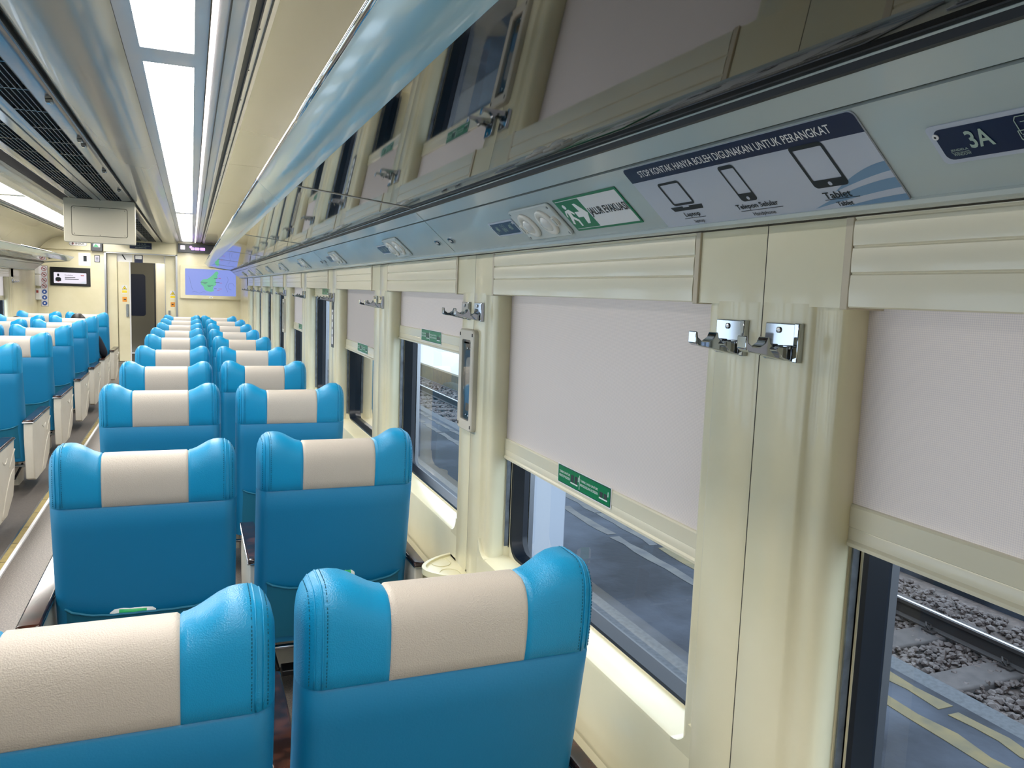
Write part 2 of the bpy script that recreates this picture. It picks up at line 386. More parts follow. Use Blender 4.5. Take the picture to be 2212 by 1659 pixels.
# ------------------------------------------------------------------ coat hooks
def hook_mesh():
    t = thing('coat_hook', (0, 0, 0), 'x', 'coat hook', 'chrome coat hooks on the pillars')
    mb = MB(); mb.box(-.006, 0, -.040, .034, -.027, .027, 'chrome'); mb.box(-.010, 0, -.041, -.031, -.028, .028, 'chrome'); mb.build('back_plate', t, bevel=.0015)
    mb = MB(); mb.lathe([(.0045, 0), (.0045, .002), (.002, .003)], 'steel', 12); mb.T(Matrix.Translation((-.006, .004, .017)) @ Matrix.Rotation(-math.pi / 2, 4, 'Y')); mb.build('screw', t, smooth=False)
    mb = MB()
    for y0 in (-.026, .012):
        prof = [(-.006, -.006), (-.030, -.006), (-.034, -.010), (-.022, -.022), (-.006, -.027)]
        mb.ext(prof, 'y', y0, y0 + .010, 'chrome')
        mb.box(-.012, -.006, y0 - .002, y0 + .013, -.010, -.004, 'chrome')
    low = [(-.006, -.027), (-.03, -.022), (-.05, -.018), (-.075, -.014), (-.081, -.010)]
    up = [(-.081, .008), (-.078, .008), (-.0765, -.001), (-.068, -.007), (-.056, -.007), (-.047, -.001), (-.0435, .007), (-.040, .007), (-.038, -.001), (-.030, -.009), (-.016, -.013), (-.006, -.013)]
    mb.ext(low + up, 'y', -.018, .002, 'chrome'); mb.build('hook_arm', t, bevel=.0012)
    return t
hk = hook_mesh(); first = True
for j in range(0, 10):
    for (dy, nm) in ((.067, 'left'), (-.052, 'right')):
        o = hk if first else copy_tree(hk); first = False
        o.location = (.7995, seam(j) + dy, 1.324)
        tag(o, 'chrome coat hook %s of the seam on the %s pillar of the right wall' % (nm, ORD[j] if j else 'large nearest'), 'coat hook', 'chrome coat hooks on the pillars')
for j in range(7, 10):
    o = copy_tree(hk); o.location = (2 * MIDX - .7995, seam(j) + .067, 1.324); o.rotation_euler = (0, 0, math.pi)
    tag(o, 'small chrome coat hook on the left wall, %s pillar from the end wall' % ORD[9 - j], 'coat hook', 'chrome coat hooks on the pillars')

# ------------------------------------------------------------------ framed case on second pillar
def framed_case(y, zlo, zhi, label):
    zc = (zlo + zhi) / 2; h = zhi - zlo; w = .135
    t = thing('wall_case', (WX, y, zc), label, 'wall case')
    F = frame_mx((0, 0, 0), (0, -1, 0), (0, 0, 1))
    A = rrect(0, 0, w, h, .016); B = rrect(0, 0, w * .60, h * .80, .008)
    mb = MB(); mb.ring(p3(A, 0), p3(A, .014), 'armpanel'); A2 = rrect(0, 0, w - .006, h - .006, .014); mb.ring(p3(A, .014), p3(A2, .017), 'armpanel'); mb.ring(p3(A2, .017), p3(B, .016), 'armpanel'); mb.ring(p3(B, .016), p3(B, .003), 'armpanel')
    for (a, b) in ((-1, 1), (1, 1), (-1, -1), (1, -1)): mb.box(a * w * .42 - .003, a * w * .42 + .003, b * h * .45 - .005, b * h * .45 + .005, .0165, .018, 'black')
    mb.T(F); mb.build('frame', t)
    mb = MB(); plate(mb, rrect(0, 0, w * .60, h * .80, .008), .001, .004, 'steel')
    plate(mb, rrect(-.004, .02, .055, .10, .02), .004, .0045, 'beige'); plate(mb, rrect(0, -.055, .058, .08, .02), .004, .005, 'wave')
    mb.box(.024, .034, -.06, .045, .004, .0047, 'red'); mb.box(-.020, .010, -.098, -.074, .005, .006, 'gold'); mb.box(-.03, .014, h * .36, h * .375, .004, .012, 'chrome')
    for (a, b) in ((-.015, h * .31), (.012, h * .31), (-.015, -h * .355), (.008, -h * .36)):
        mb.lathe([(.004, 0), (.004, .003), (.002, .005)], 'chrome', 10, (a, b, .004))
    mb.T(F); mb.build('backing_plate', t)
    mb = MB(); mb.add(p3(B, .012), [tuple(range(len(B)))], 'clear'); mb.T(F); mb.build('clear_cover', t)
framed_case(2.302, .955, 1.268, 'tall cream framed case with a reflective window, below the second hook pillar')
framed_case(seam(5) + .02, .96, 1.268, 'narrow far off framed case on the sixth pillar')
# poster strip on the fourth pillar
t = thing('pillar_notice', (WX, seam(3) - .03, 1.17), 'grey and white notice strip stuck on the fourth pillar', 'notice')
F = frame_mx((0, 0, 0), (0, -1, 0), (0, 0, 1)); mb = MB(); plate(mb, rrect(0, 0, .085, .30, .006), 0, .002, 'darkgrey'); plate(mb, rrect(0, -.025, .05, .21, .004), .002, .003, 'white')
for q in range(4): mb.box(-.012, .012, .05 - q * .045, .066 - q * .045, .003, .0035, 'darkgrey')
text(mb, 'INFO', 0, .115, .04, .02, .0032, 'pale'); mb.T(F); mb.build('printed_sheet', t)

# ------------------------------------------------------------------ window ledge tray
def tray(y, label):
    t = thing('cup_tray', (WX, y, .50), label, 'tray', 'cup trays under the pillars')
    n = 20; D = [(-.128 * math.sin(math.pi * i / n) ** .75 if 0 < i < n else 0, -.122 + .244 * i / n) for i in range(n + 1)]
    D = [(x, yy) for x, yy in D]; mb = MB()
    mb.ext(D, 'z', -.012, .0, 'tray'); I = [(x * .9, yy * .9) for x, yy in D]
    rim = [(*p, .007) for p in D]; rin = [(*p, .007) for p in I]; rb = [(*p, 0) for p in I]
    mb.ring([(*p, 0) for p in D], rim, 'tray'); mb.ring(rim, rin, 'tray'); mb.ring(rin, rb, 'tray')
    for cy in (-.05, .055):
        c = [(-.052 + .032 * math.cos(a * math.pi / 12), cy + .04 * math.sin(a * math.pi / 12), .0012) for a in range(25)]; mb.tube(c, .0012, 'tray', 6, False)
    mb.build('shelf', t, bevel=.001)
    mb = MB(); mb.ext([(0, -.012), (-.05, -.012), (0, -.07)], 'y', -.01, .01, 'tray'); mb.build('bracket', t)
tray(2.335, 'cream half round cup tray on the wall below the framed case')
tray(seam(2) + .045, 'cream cup tray at the third pillar, mostly behind a seat')

# ------------------------------------------------------------------ luggage rack
P0 = Vector((.617, 0, 1.627)); P1 = Vector((.760, 0, 1.502)); PD = (P1 - P0).normalized()
RJ = [-2.46, -.05, 2.36, 4.77, 7.18, 9.59, 12.0, 14.35]
def rack(mx, label, side):
    t = thing('luggage_rack', (0, 0, 0), label, 'luggage rack')
    def B(mb, n, **k): mb.T(mx); return mb.build(n, t, **k)
    for a, b in zip(RJ[:-1], RJ[1:]):
        mb = MB(); mb.ext([(.276, 1.664), (.615, 1.6275), (.615, 1.634), (.276, 1.670)], 'y', a + .004, b - .004, 'mirror'); B(mb, 'underside_panel')
        mb = MB(); q = P0 + PD * .003; r = P0 + PD * .0515; q2 = P0 + PD * .056; e = P1
        nrm = Vector((-PD.z, 0, PD.x)); nrm = nrm if nrm.x > 0 else -nrm
        mb.ext([(q.x, q.z), (r.x, r.z), (r.x + nrm.x * .01, r.z + nrm.z * .01), (q.x + nrm.x * .01, q.z + nrm.z * .01)], 'y', a + .003, b - .003, 'racktint'); B(mb, 'upper_cover')
        mb = MB(); mb.ext([(q2.x, q2.z), (e.x, e.z), (e.x + nrm.x * .01, e.z + nrm.z * .01), (q2.x + nrm.x * .01, q2.z + nrm.z * .01)], 'y', a + .003, b - .003, 'racktint'); B(mb, 'lower_cover')
        if b < 14:
            mb = MB(); mb.ext([(.276, 1.6625), (.617, 1.6255), (.617, 1.630), (.276, 1.667)], 'y', b - .008, b + .008, 'steel'); B(mb, 'joint_strip')
    mb = MB(); mb.box(P0.x + .004, P0.x + .012, RJ[0], RJ[-1], P0.z - .012, P0.z + .01, 'dark')
    a_ = P0 + nrm * .007; b_ = P1 + nrm * .007; mb.ext([(a_.x, a_.z), (b_.x, b_.z), (b_.x + .01, b_.z + .01), (a_.x + .01, a_.z + .01)], 'y', RJ[0], RJ[-1], 'dark')
    mb.box(.612, .622, RJ[0], RJ[-1], 1.626, 1.634, 'black'); B(mb, 'inner_bracket')
    FJ = [-2.3, .5, 2.78, 6.45, 10.1, 14.35]
    for a, b in zip(FJ[:-1], FJ[1:]):
        mb = MB(); mb.ext([(.276, 1.658), (.268, 1.663), (.208, 1.717), (.206, 1.724), (.214, 1.727), (.226, 1.722), (.276, 1.674)], 'y', a + .0015, b - .0015, 'fascia'); B(mb, 'fascia')
        mb = MB(); mb.tube([(.209, a + .002, 1.727), (.209, b - .002, 1.727)], .008, 'chrome', 12); B(mb, 'edge_rail', smooth=True)
    mb = MB(); mb.ext([(.22, 1.722), (.60, 1.70), (.62, 1.72), (.80, 1.72), (.80, 1.71), (.63, 1.71), (.61, 1.69), (.22, 1.714)], 'y', RJ[0], RJ[-1], 'cream'); B(mb, 'shelf_top')
    mb = MB()
    mb.ext([(.758, 1.5035), (.7545, 1.500), (.756, 1.495), (.762, 1.4925), (.775, 1.493), (.80, 1.496), (.80, 1.504)], 'y', RJ[0], RJ[-1], 'racktint'); mb.box(.788, .80, RJ[0], RJ[-1], 1.4935, 1.4955, 'line'); B(mb, 'bottom_trim')
    mb = MB(); mb.ext([(.206, 1.727), (.276, 1.658), (.62, 1.62), (.765, 1.497), (.80, 1.50), (.80, 1.72), (.61, 1.70)], 'y', RJ[-1], RJ[-1] + .012, 'racktint'); B(mb, 'end_cap')
    return t
rack(MR, 'long overhead luggage rack with mirror finish underside above the right hand windows', 'right')
rack(ML, 'overhead luggage rack above the far left windows with a shiny edge rail', 'left')
# frame on the lower cover: u = towards the camera (-y), v = up the slope, n = into the room
def on_panel(y, s, left=False):
    p = P0 + PD * s; o = Vector((p.x, y, p.z))
    if left: o = ML @ o; return frame_mx(o, (0, 1, 0), (PD.x, 0, -PD.z))
    return frame_mx(o, (0, -1, 0), (-PD.x, 0, -PD.z))
def panel_thing(name, y, s, label, cat, group=None, left=False):
    t = thing(name, (0, 0, 0), label, cat, group); t.matrix_world = on_panel(y, s, left); return t

# device notice
t = panel_thing('information_sign', .922, .125, 'long silver and navy sign with laptop, phone and tablet pictures above the pillar', 'sign')
w, h = .49, .135; mb = MB(); plate(mb, rrect(0, 0, w, h, .008), .001, .003, 'signbg'); mb.build('sign_board', t)
mb = MB(); top = rrect(0, h / 2 - .0145, w, .029, .0001); pts = [(-w/2, h/2-.029), (w/2, h/2-.029)] + [p for p in rrect(0, 0, w, h, .008) if p[1] > 0 and p[0] > 0] + [p for p in rrect(0, 0, w, h, .008) if p[1] > 0 and p[0] < 0]
plate(mb, pts, .003, .0033, 'navy'); o = mb.build('title_band', t)
def wavep(mb, y0, y1, x0, curve):
    n = 12; up = []; lo = []
    for i in range(n + 1):
        f = i / n; x = x0 + (w / 2 - x0) * f; up.append((x, curve[0] + (y0 - curve[0]) * (1 - (1 - f) ** 1.6))); lo.append((x, curve[0] + (y1 - curve[0]) * (1 - (1 - f) ** 1.3)))
    for i in range(n): mb.add([(*up[i], .0032), (*up[i+1], .0032), (*lo[i+1], .0032), (*lo[i], .0032)], [(0, 1, 2, 3)], 'wave')
mb = MB(); wavep(mb, -.004, -.018, .150, (-.037,)); wavep(mb, -.028, -.043, .10, (-.060,)); wavep(mb, -.053, -.066, .12, (-.0665,)); mb.build('wave_print', t)
mb = MB()
text(mb, 'STOP KONTAK HANYA BOLEH DIGUNAKAN UNTUK PERANGKAT', -.002, h / 2 - .0145, .412, .0125, .0036, 'white')
def outline(cx, cy, ow, oh, iw, ih, iy=0):
    A = rrect(cx, cy, ow, oh, .006); B = rrect(cx, cy + iy, iw, ih, .0015); mb.ring(p3(A, .0036), p3(B, .0036), 'ink')
outline(-.155, .004, .058, .048, .049, .039); plate(mb, [(-.197, -.0225), (-.113, -.0225), (-.117, -.031), (-.193, -.031)], .0033, .0037, 'ink'); mb.box(-.163, -.147, -.0245, -.022, .0036, .004, 'signbg')
outline(-.005, .002, .034, .066, .028, .045, .004); plate(mb, rrect(-.005, -.0255, .006, .006, .0028), .0036, .0040, 'signbg')
outline(.152, .006, .056, .068, .047, .049, .003); plate(mb, rrect(.152, -.0225, .006, .006, .0028), .0036, .0040, 'signbg')
text(mb, 'Laptop', -.155, -.041, .040, .0115, .0036, 'ink', .018); text(mb, 'laptop', -.150, -.056, .026, .0085, .0036, 'ink'); mb.box(-.182, -.126, -.0482, -.0474, .0034, .0037, 'ink')
text(mb, 'Telepon Selular', 0, -.041, .088, .0118, .0036, 'ink', .018); text(mb, 'Handphone', .004, -.0565, .046, .0085, .0036, 'ink'); mb.box(-.040, .048, -.0486, -.0478, .0034, .0037, 'ink')
text(mb, 'Tablet', .150, -.041, .044, .0110, .0036, 'ink', .018); text(mb, 'Tablet', .153, -.056, .026, .0075, .0036, 'ink'); mb.box(.126, .182, -.0482, -.0474, .0034, .0037, 'ink')
mb.build('lettering', t)
# evacuation sign
t = panel_thing('evacuation_sign', 1.357, .127, 'green bordered evacuation route sign with running figure, beside the reading lights', 'sign')
w, h = .254, .085; mb = MB(); plate(mb, rrect(0, 0, w, h, .001), .0005, .002, 'green'); mb.build('sign_board', t)
mb = MB(); plate(mb, rrect(0, 0, w - .010, h - .010, .001), .002, .0023, 'offwhite'); plate(mb, rrect(-.073, 0, .098, h - .013, .001), .0023, .0026, 'green')
z0, z1 = .0026, .0029
plate(mb, rrect(-.100, .022, .012, .012, .006), z0, z1, 'white'); plate(mb, [(-.112, .012), (-.092, .015), (-.080, .004), (-.084, 0), (-.093, .007), (-.095, -.004), (-.083, -.014), (-.086, -.030), (-.092, -.030), (-.091, -.017), (-.103, -.010), (-.112, -.024), (-.119, -.022), (-.108, -.002), (-.106, .008), (-.113, .004), (-.117, -.004), (-.121, -.002)], z0, z1, 'white')
plate(mb, [(-.076, .006), (-.056, .006), (-.060, .026), (-.050, .026), (-.028, .000), (-.050, -.026), (-.060, -.026), (-.056, -.008), (-.076, -.008)], z0, z1, 'white')
text(mb, 'JALUR EVAKUASI', .050, -.002, .142, .024, .0028, 'ink', .018); mb.build('pictogram', t)
# reading lights, number plates, latches
def lamp_unit():
    t = thing('reading_light', (0, 0, 0), 'x', 'reading light', 'twin reading lights under the luggage rack')
    mb = MB(); plate(mb, rrect(0, 0, .222, .090, .012), .0005, .007, 'unit'); mb.build('cover_plate', t, bevel=.0025)
    for cx, sd in ((-.048, -1), (.048, 1)):
        mb = MB(); mb.lathe([(.034, .007), (.034, .011), (.031, .013), (.021, .013), (.020, .010)], 'unitring', 28, (cx, 0, 0)); r_ = mb.build('lamp_ring', t, smooth=True)
        mb = MB(); mb.lathe([(.020, .008), (.019, .013), (.012, .018), (.002, .020)], 'lightlens', 24, (cx, -.002, 0)); mb.build('lens', r_, smooth=True)
        mb = MB(); plate(mb, rrect(sd * .092, 0 if sd > 0 else -.008, .018, .026, .008), .007, .012, 'unitring'); plate(mb, rrect(sd * .092, 0 if sd > 0 else -.008, .010, .018, .005), .012, .014, 'unit'); mb.build('switch', t, bevel=.001)
    for a in (-.102, .102):
        for b in (-.036, .036): mb = MB(); mb.lathe([(.003, .007), (.003, .0082), (.001, .0084)], 'steel', 10, (a, b, 0)); mb.build('screw', t)
    return t
def seat_icon(mb, cx, cy, s, k, z=.0035):
    def ln(a, b, wd=.0009):
        a = Vector((cx + a[0] * s, cy + a[1] * s)); b = Vector((cx + b[0] * s, cy + b[1] * s)); d = (b - a).normalized(); n = Vector((-d.y, d.x)) * wd / 2
        mb.add([(*(a + n), z), (*(b + n), z), (*(b - n), z), (*(a - n), z)], [(0, 1, 2, 3)], k)
    for ox in (-.55, .55):
        pts = [(ox - .42, -.25), (ox - .45, .75), (ox - .3, 1), (ox + .3, 1), (ox + .45, .75), (ox + .42, -.25)]
        for a, b in zip(pts[:-1], pts[1:]): ln(a, b)
        ln((ox - .15, .6), (ox + .2, .6)); ln((ox - .42, 0), (ox + .25, 0))
    for (a, b) in (((-1.1, 0), (-1.1, -.65)), ((-1.1, -.65), (1.1, -.65)), ((1.1, -.65), (1.1, 0)), ((-.95, -.3), (.95, -.3)), ((-.95, -.45), (.95, -.45)), ((-.95, -.8), (.95, -.8)), ((-1.1, -.65), (-.95, -.8)), ((-.7, -.8), (-.7, -1.05)), ((-.45, -.8), (-.45, -1.05)), ((-.7, -1.05), (-.45, -1.05)), ((.7, -.8), (.7, -1.05)), ((.05, -.3), (.05, .1)), ((-1.1, 0), (-.95, 0))): ln(a, b)
def number_plate(w, a, b, dark, h=.05):
    t = thing('seat_number_plate', (0, 0, 0), 'x', 'number plate', 'seat number plates under the luggage rack')
    mb = MB(); plate(mb, rrect(0, 0, w, h, .006), .0005, .002, 'signbg'); mb.build('plate', t)
    mb = MB(); plate(mb, rrect(0, 0, w - .013, h - .010, .008 if w > .17 else .005), .002, .0026, dark)
    s = w / .21
    text(mb, a, -w * .262, .002, (.025 if len(a) < 3 else .03) * s, .021 * s, .0032, 'pale', .02); seat_icon(mb, 0, .002, .0155 * s, 'pale'); text(mb, b, w * .262, .002, (.025 if len(b) < 3 else .03) * s, .021 * s, .0032, 'pale', .02)
    text(mb, 'JENDELA', -w * .385, -.0080, .019 * s, .0036 * s, .0032, 'pale'); text(mb, 'WINDOW', -w * .380, -.0132, .019 * s, .0036 * s, .0032, 'pale')
    mb.box(-w * .385 - .0095 * s, -w * .385 + .0095 * s, -.0108, -.0105, .003, .0032, 'pale')
    text(mb, 'GANG', w * .36, .012, .018 * s, .0038 * s, .0032, 'pale'); mb.build('printed_face', t)
    for q in (-1, 1): mb = MB(); mb.lathe([(.0035, .002), (.0035, .0035), (.001, .0036)], 'offwhite', 14, (q * (w / 2 - .008), .012, 0)); mb.lathe([(.0013, .0036), (.0013, .0039)], 'black', 8, (q * (w / 2 - .008), .012, 0)); mb.build('rivet', t)
    return t
nums = {0: ('3A', '3B'), 1: ('4A', '4B'), 2: ('5A', '5B'), 3: ('6A', '6B'), 4: ('7A', '7B'), 5: ('8A', '8B'), 6: ('9A', '9B'), 7: ('10A', '10B'), 8: ('11A', '11B'), 9: ('12A', '12B')}
lu = lamp_unit(); firstlu = True
for k in range(0, 10):
    y = 1.618 + 1.315 * (k - 1)
    if k > 0:
        o = lu if firstlu else copy_tree(lu); firstlu = False
        o.matrix_world = on_panel(y, .130)
        tag(o, ('large twin reading light between the blue 4A plate and the green evacuation sign' if k == 1 else 'twin reading light under the right rack, %s from the camera' % ORD[k - 1]), 'reading light', 'twin reading lights under the luggage rack')
    a, b = nums[k]
    if k == 0: pt = number_plate(.215, a, b, 'navy', .049); yy = .503
    else: pt = number_plate(.160, a, b, 'plateblue', .046); yy = y + .213
    pt.matrix_world = on_panel(yy, .124 if k == 0 else .131)
    tag(pt, ('dark navy %s seat number plate at the right edge above the trim' % a) if k == 0 else 'blue %s %s seat number plate beside the %s reading light' % (a, b, ORD[k - 1]), 'number plate', 'seat number plates under the luggage rack')
def latch():
    t = thing('latch', (0, 0, 0), 'x', 'latch', 'oval latches beside the cover joints')
    n = 20; E = [(.021 * math.cos(2 * math.pi * i / n), .0105 * math.sin(2 * math.pi * i / n)) for i in range(n)]; mb = MB(); plate(mb, E, .0005, .004, 'chrome'); mb.build('rim', t)
    mb = MB(); plate(mb, [(x * .75, y * .7) for x, y in E], .004, .0048, 'ink')
    for q in range(4): mb.box(-.011 + q * .006, -.0075 + q * .006, -.004, .004, .0048, .0055, 'offwhite')
    mb.build('slot', t); return t
lt = latch(); fl = True
for k, yj in enumerate(RJ[2:7]):
    for sd, nm in ((.065, 'far'), (-.072, 'near')):
        o = lt if fl else copy_tree(lt); fl = False; mx = on_panel(yj + sd, .14); o.matrix_world = mx @ Matrix.Rotation(0, 4, 'Z')
        tag(o, 'oval chrome latch on the %s side of the %s cover joint of the right rack' % (nm, ORD[k]), 'latch', 'oval latches beside the cover joints')

# ------------------------------------------------------------------ ceiling
def smoothp(pts, n=6):
    out = []
    P = [pts[0]] + pts + [pts[-1]]
    for i in range(1, len(P) - 2):
        for k in range(n):
            t_ = k / n; p0, p1, p2, p3_ = P[i-1], P[i], P[i+1], P[i+2]
            out.append(tuple(.5 * ((2*p1[a]) + (-p0[a]+p2[a])*t_ + (2*p0[a]-5*p1[a]+4*p2[a]-p3_[a])*t_*t_ + (-p0[a]+3*p1[a]-3*p2[a]+p3_[a])*t_**3) for a in (0, 1)))
    out.append(pts[-1]); return out
def sheet(prof, k, y0, y1, dx=0, seams=(), ny=1):
    mb = MB(); ys = sorted([y0, y1] + [s_ for s_ in seams if y0 < s_ < y1])
    for a, b in zip(ys[:-1], ys[1:]): mb.ext(prof, 'y', a + (.0015 if a != y0 else 0), b - (.0015 if b != y1 else 0), k, closed=False)
    mb.ext([(p[0], p[1] + .004) for p in prof], 'y', y0, y1, 'line', closed=False); return mb
CS = [-.2, 2.2, 4.55, 6.6, 8.9, 11.3, 13.2]
n_t = 4
for mx in (MR, ML):
    pr = smoothp([(.203, 2.070), (.36, 2.068), (.50, 2.045), (.62, 1.98), (.72, 1.88), (.80, 1.74)], 5)
    mb = sheet(pr, 'ceil', YB, YE, seams=[1.0, 4.95, 7.3, 9.7, 12.1]); mb.T(mx); struct(mb.build('ceiling' if mx is MR else 'ceiling.001', smooth=True))
    # bulged gloss panel beside the central duct
    pr = smoothp([(-.186, 2.078), (-.25, 2.05), (-.36, 2.038), (-.43, 2.050), (-.462, 2.072)], 5)
    mb = sheet(pr, 'ceilg', YB, YE, seams=[.9, 4.55, 7.1, 9.6, 12.0]); mb.T(mx); struct(mb.build('trim_%d' % n_t, smooth=True)); n_t += 1
    # linear rails beside the lamps
    mb = MB()
    for (a, b, z, k) in ((.050, .0535, 2.072, 'line'), (.0695, .096, 2.078, 'rail'), (.096, .100, 2.070, 'dark'), (.100, .137, 2.082, 'frame'), (.137, .141, 2.066, 'rail'), (.141, .157, 2.085, 'rail'), (.157, .177, 2.094, 'dark'), (.177, .190, 2.075, 'rail'), (.190, .193, 2.068, 'dark'), (.193, .204, 2.066, 'rail')):
        mb.box(a, b, YB, YE, z, 2.12, k)
    for q in range(40): mb.box(.177, .1795, YB + q * .45, YB + q * .45 + .006, 2.072, 2.076, 'dark')
    mb.T(mx); struct(mb.build('trim_%d' % n_t)); n_t += 1
# lamps
def lamp_row(mx, side, segs, x0, x1, fx0, fx1):
    for i, (a, b) in enumerate(segs):
        lab = {'right': ['bright white ceiling lamp panel cut off by the top of the frame', 'longest bright white ceiling lamp panel above the aisle seats', 'short far lamp panel ending above the end wall'],
               'left': ['bright lamp panel at the left edge of the frame', 'bright lamp panel left of the hanging cabinet', 'lamp panel of the left row near the end wall']}[side][i]
        t = thing('ceiling_lamp', mx @ Vector(((x0 + x1) / 2, (a + b) / 2, 2.085)), lab, 'ceiling lamp', 'ceiling lamp panels'); off = Matrix.Translation(-Vector(t.location)) @ mx
        mb = MB(); mb.box(x0, x1, a, b, 2.086, 2.092, 'lamp'); mb.T(off); mb.build('diffuser', t)
        mb = MB(); A = [(fx0, a - .085), (fx1, a - .085), (fx1, b + .085), (fx0, b + .085)]; Bq = [(x0, a), (x1, a), (x1, b), (x0, b)]
        mb.ring(p3(A, 2.078), p3(Bq, 2.080), 'frame'); mb.ring(p3(Bq, 2.080), p3(Bq, 2.090), 'frame'); mb.T(off); mb.build('housing', t)
lamp_row(MR, 'right', [(-2.4, 2.723), (2.893, 8.70), (8.87, 14.52)], -.139, .013, -.184, .050)
lamp_row(MR, 'left', [(1.6, 8.02), (8.19, 12.3), (12.47, 14.5)], -1.60, -1.335, -1.645, -1.30)
for mx, nm in ((MR, 'right'), (ML, 'left')):
    mb = MB(); mb.box(.054, .069, YB, YE - .1, 2.072, 2.082, 'stripglow'); mb.T(mx)
    tag(mb.build('shine_strip'), 'thin reflecting strip with its shine added as glow, running beside the %s lamp row' % nm, 'light strip')  # no lamp: reflected light on the strip is drawn by emission
# central air conditioning duct
t = thing('air_duct', (-.71, 7, 2.06), 'dark slotted air conditioning duct along the middle of the ceiling', 'air vent')
off = Matrix.Translation((.71, -7, -2.06))
mb = MB()
mb.ext(smoothp([(-.462, 2.068), (-.475, 2.055), (-.54, 2.050)], 3), 'y', YB, YE, 'duct', closed=False); mb.ext(smoothp([(-.66, 2.050), (-.69, 2.046), (-.76, 2.050)], 3), 'y', YB, YE, 'duct', closed=False); mb.ext(smoothp([(-.88, 2.050), (-.94, 2.055), (-.958, 2.068)], 3), 'y', YB, YE, 'duct', closed=False)
mb.T(off); mb.build('duct_panel', t, smooth=True)
mb = MB(); mb.box(-.90, -.52, YB, YE, 2.075, 2.08, 'dark'); mb.box(-.712, -.706, YB, YE, 2.0445, 2.05, 'black'); mb.box(-.466, -.462, YB, YE, 2.05, 2.07, 'black'); mb.T(off); mb.build('duct_interior', t)
for (a, b) in ((-.66, -.54), (-.88, -.76)):
    mb = MB()
    for q in range(7): xx = a + (b - a) * q / 6; mb.box(xx - .0018, xx + .0018, YB, YE, 2.050, 2.070, 'grille')
    for q in range(44): yy = YB + q * .40; mb.box(a, b, yy, yy + .008, 2.050, 2.066, 'duct')
    mb.T(off); mb.build('grille', t)
for yy in (3.55, 4.45, 4.6, 5.6, 6.7):
    mb = MB(); mb.box(-.51, -.485, yy - .02, yy + .02, 2.040, 2.052, 'steel'); mb.box(-.505, -.49, yy - .035, yy - .005, 2.034, 2.040, 'chrome'); mb.T(off); mb.build('latch', t, bevel=.002)
mb = MB(); mb.box(2 * MIDX - .9, .9, YB, YE + .1, 2.13, 2.15, 'dark'); struct(mb.build('ceiling.002'))

# hanging monitor cabinet (seen from its blank back)
t = thing('monitor_cabinet', (-.715, 7.6, 2.05), 'blank cream monitor cabinet hanging from the ceiling over the aisle', 'monitor cabinet')
mb = MB(); F = frame_mx((0, 0, -.18), (1, 0, 0), (0, 0, 1)); 
A = rrect(0, 0, .540, .365, .012)
M['casing'] = mat('monitor_casing', '#b3ad9b', .45)
mb.ring(p3(A, -.09), p3(A, -.004), 'casing'); A2 = rrect(0, 0, .532, .357, .010); mb.ring(p3(A, -.004), p3(A2, 0), 'casing'); I = rrect(.0, -.005, .425, .245, .018); I2 = rrect(0, -.005, .421, .241, .017); I3 = rrect(0, -.005, .417, .237, .016)
mb.ring(p3(A2, 0), p3(I, 0), 'casing'); mb.ring(p3(I, 0), p3(I2, -.003), 'line'); mb.ring(p3(I2, -.003), p3(I3, 0), 'line'); mb.add(p3(I3, 0), [tuple(range(len(I3)))], 'casing'); mb.add(p3(A, -.09), [tuple(range(len(A)))], 'casing')
mb.T(F); mb.build('casing', t)
for (a, b) in ((-.19, -.11), (0, -.115), (.19, -.11), (-.19, .10), (0, .105), (.19, .10)): mb = MB(); mb.lathe([(.003, 0), (.003, .001)], 'dark', 8, (a, b, .0002)); mb.T(F); mb.build('screw', t)
for x in (-.19, .16): mb = MB(); mb.box(x, x + .03, .02, .06, -.01, .06, 'darkgrey'); mb.build('bracket', t)

# ------------------------------------------------------------------ end wall, doorway, vestibule
mb = MB(); ZD = 1.84
mb.box(LX - .1, -1.31, YE, YE + .08, 0, 1.86, 'cream'); mb.box(-.24, WX + .14, YE, YE + .08, 0, 1.86, 'cream'); mb.box(-1.31, -.24, YE, YE + .08, ZD, 1.90, 'cream')
mb.box(LX - .1, WX + .14, YE, YE + .08, 1.86, 2.3, 'cream'); struct(mb.build('wall_front'))
mb = MB(); mb.box(LX, -1.53, YE - .05, YE, 1.855, 2.12, 'cream'); mb.box(-1.35, -.24, YE - .04, YE, 1.85, 2.12, 'cream'); struct(mb.build('trim_%d' % n_t, bevel=.004)); n_t += 1
mb = MB()
for x in (-1.325, -.235): mb.box(x - .015, x + .015, YE - .015, YE + .09, 0, 1.86, 'steel')
mb.box(-1.34, -.22, YE - .015, YE + .09, 1.835, 1.855, 'steel'); mb.box(-1.31, -.24, YE - .01, YE + .1, 0, .012, 'steel'); struct(mb.build('trim_%d' % n_t)); n_t += 1
mb = MB(); mb.box(LX - .1, WX + .14, YB - .05, YB, 0, 2.3, 'cream'); struct(mb.build('wall_back'))
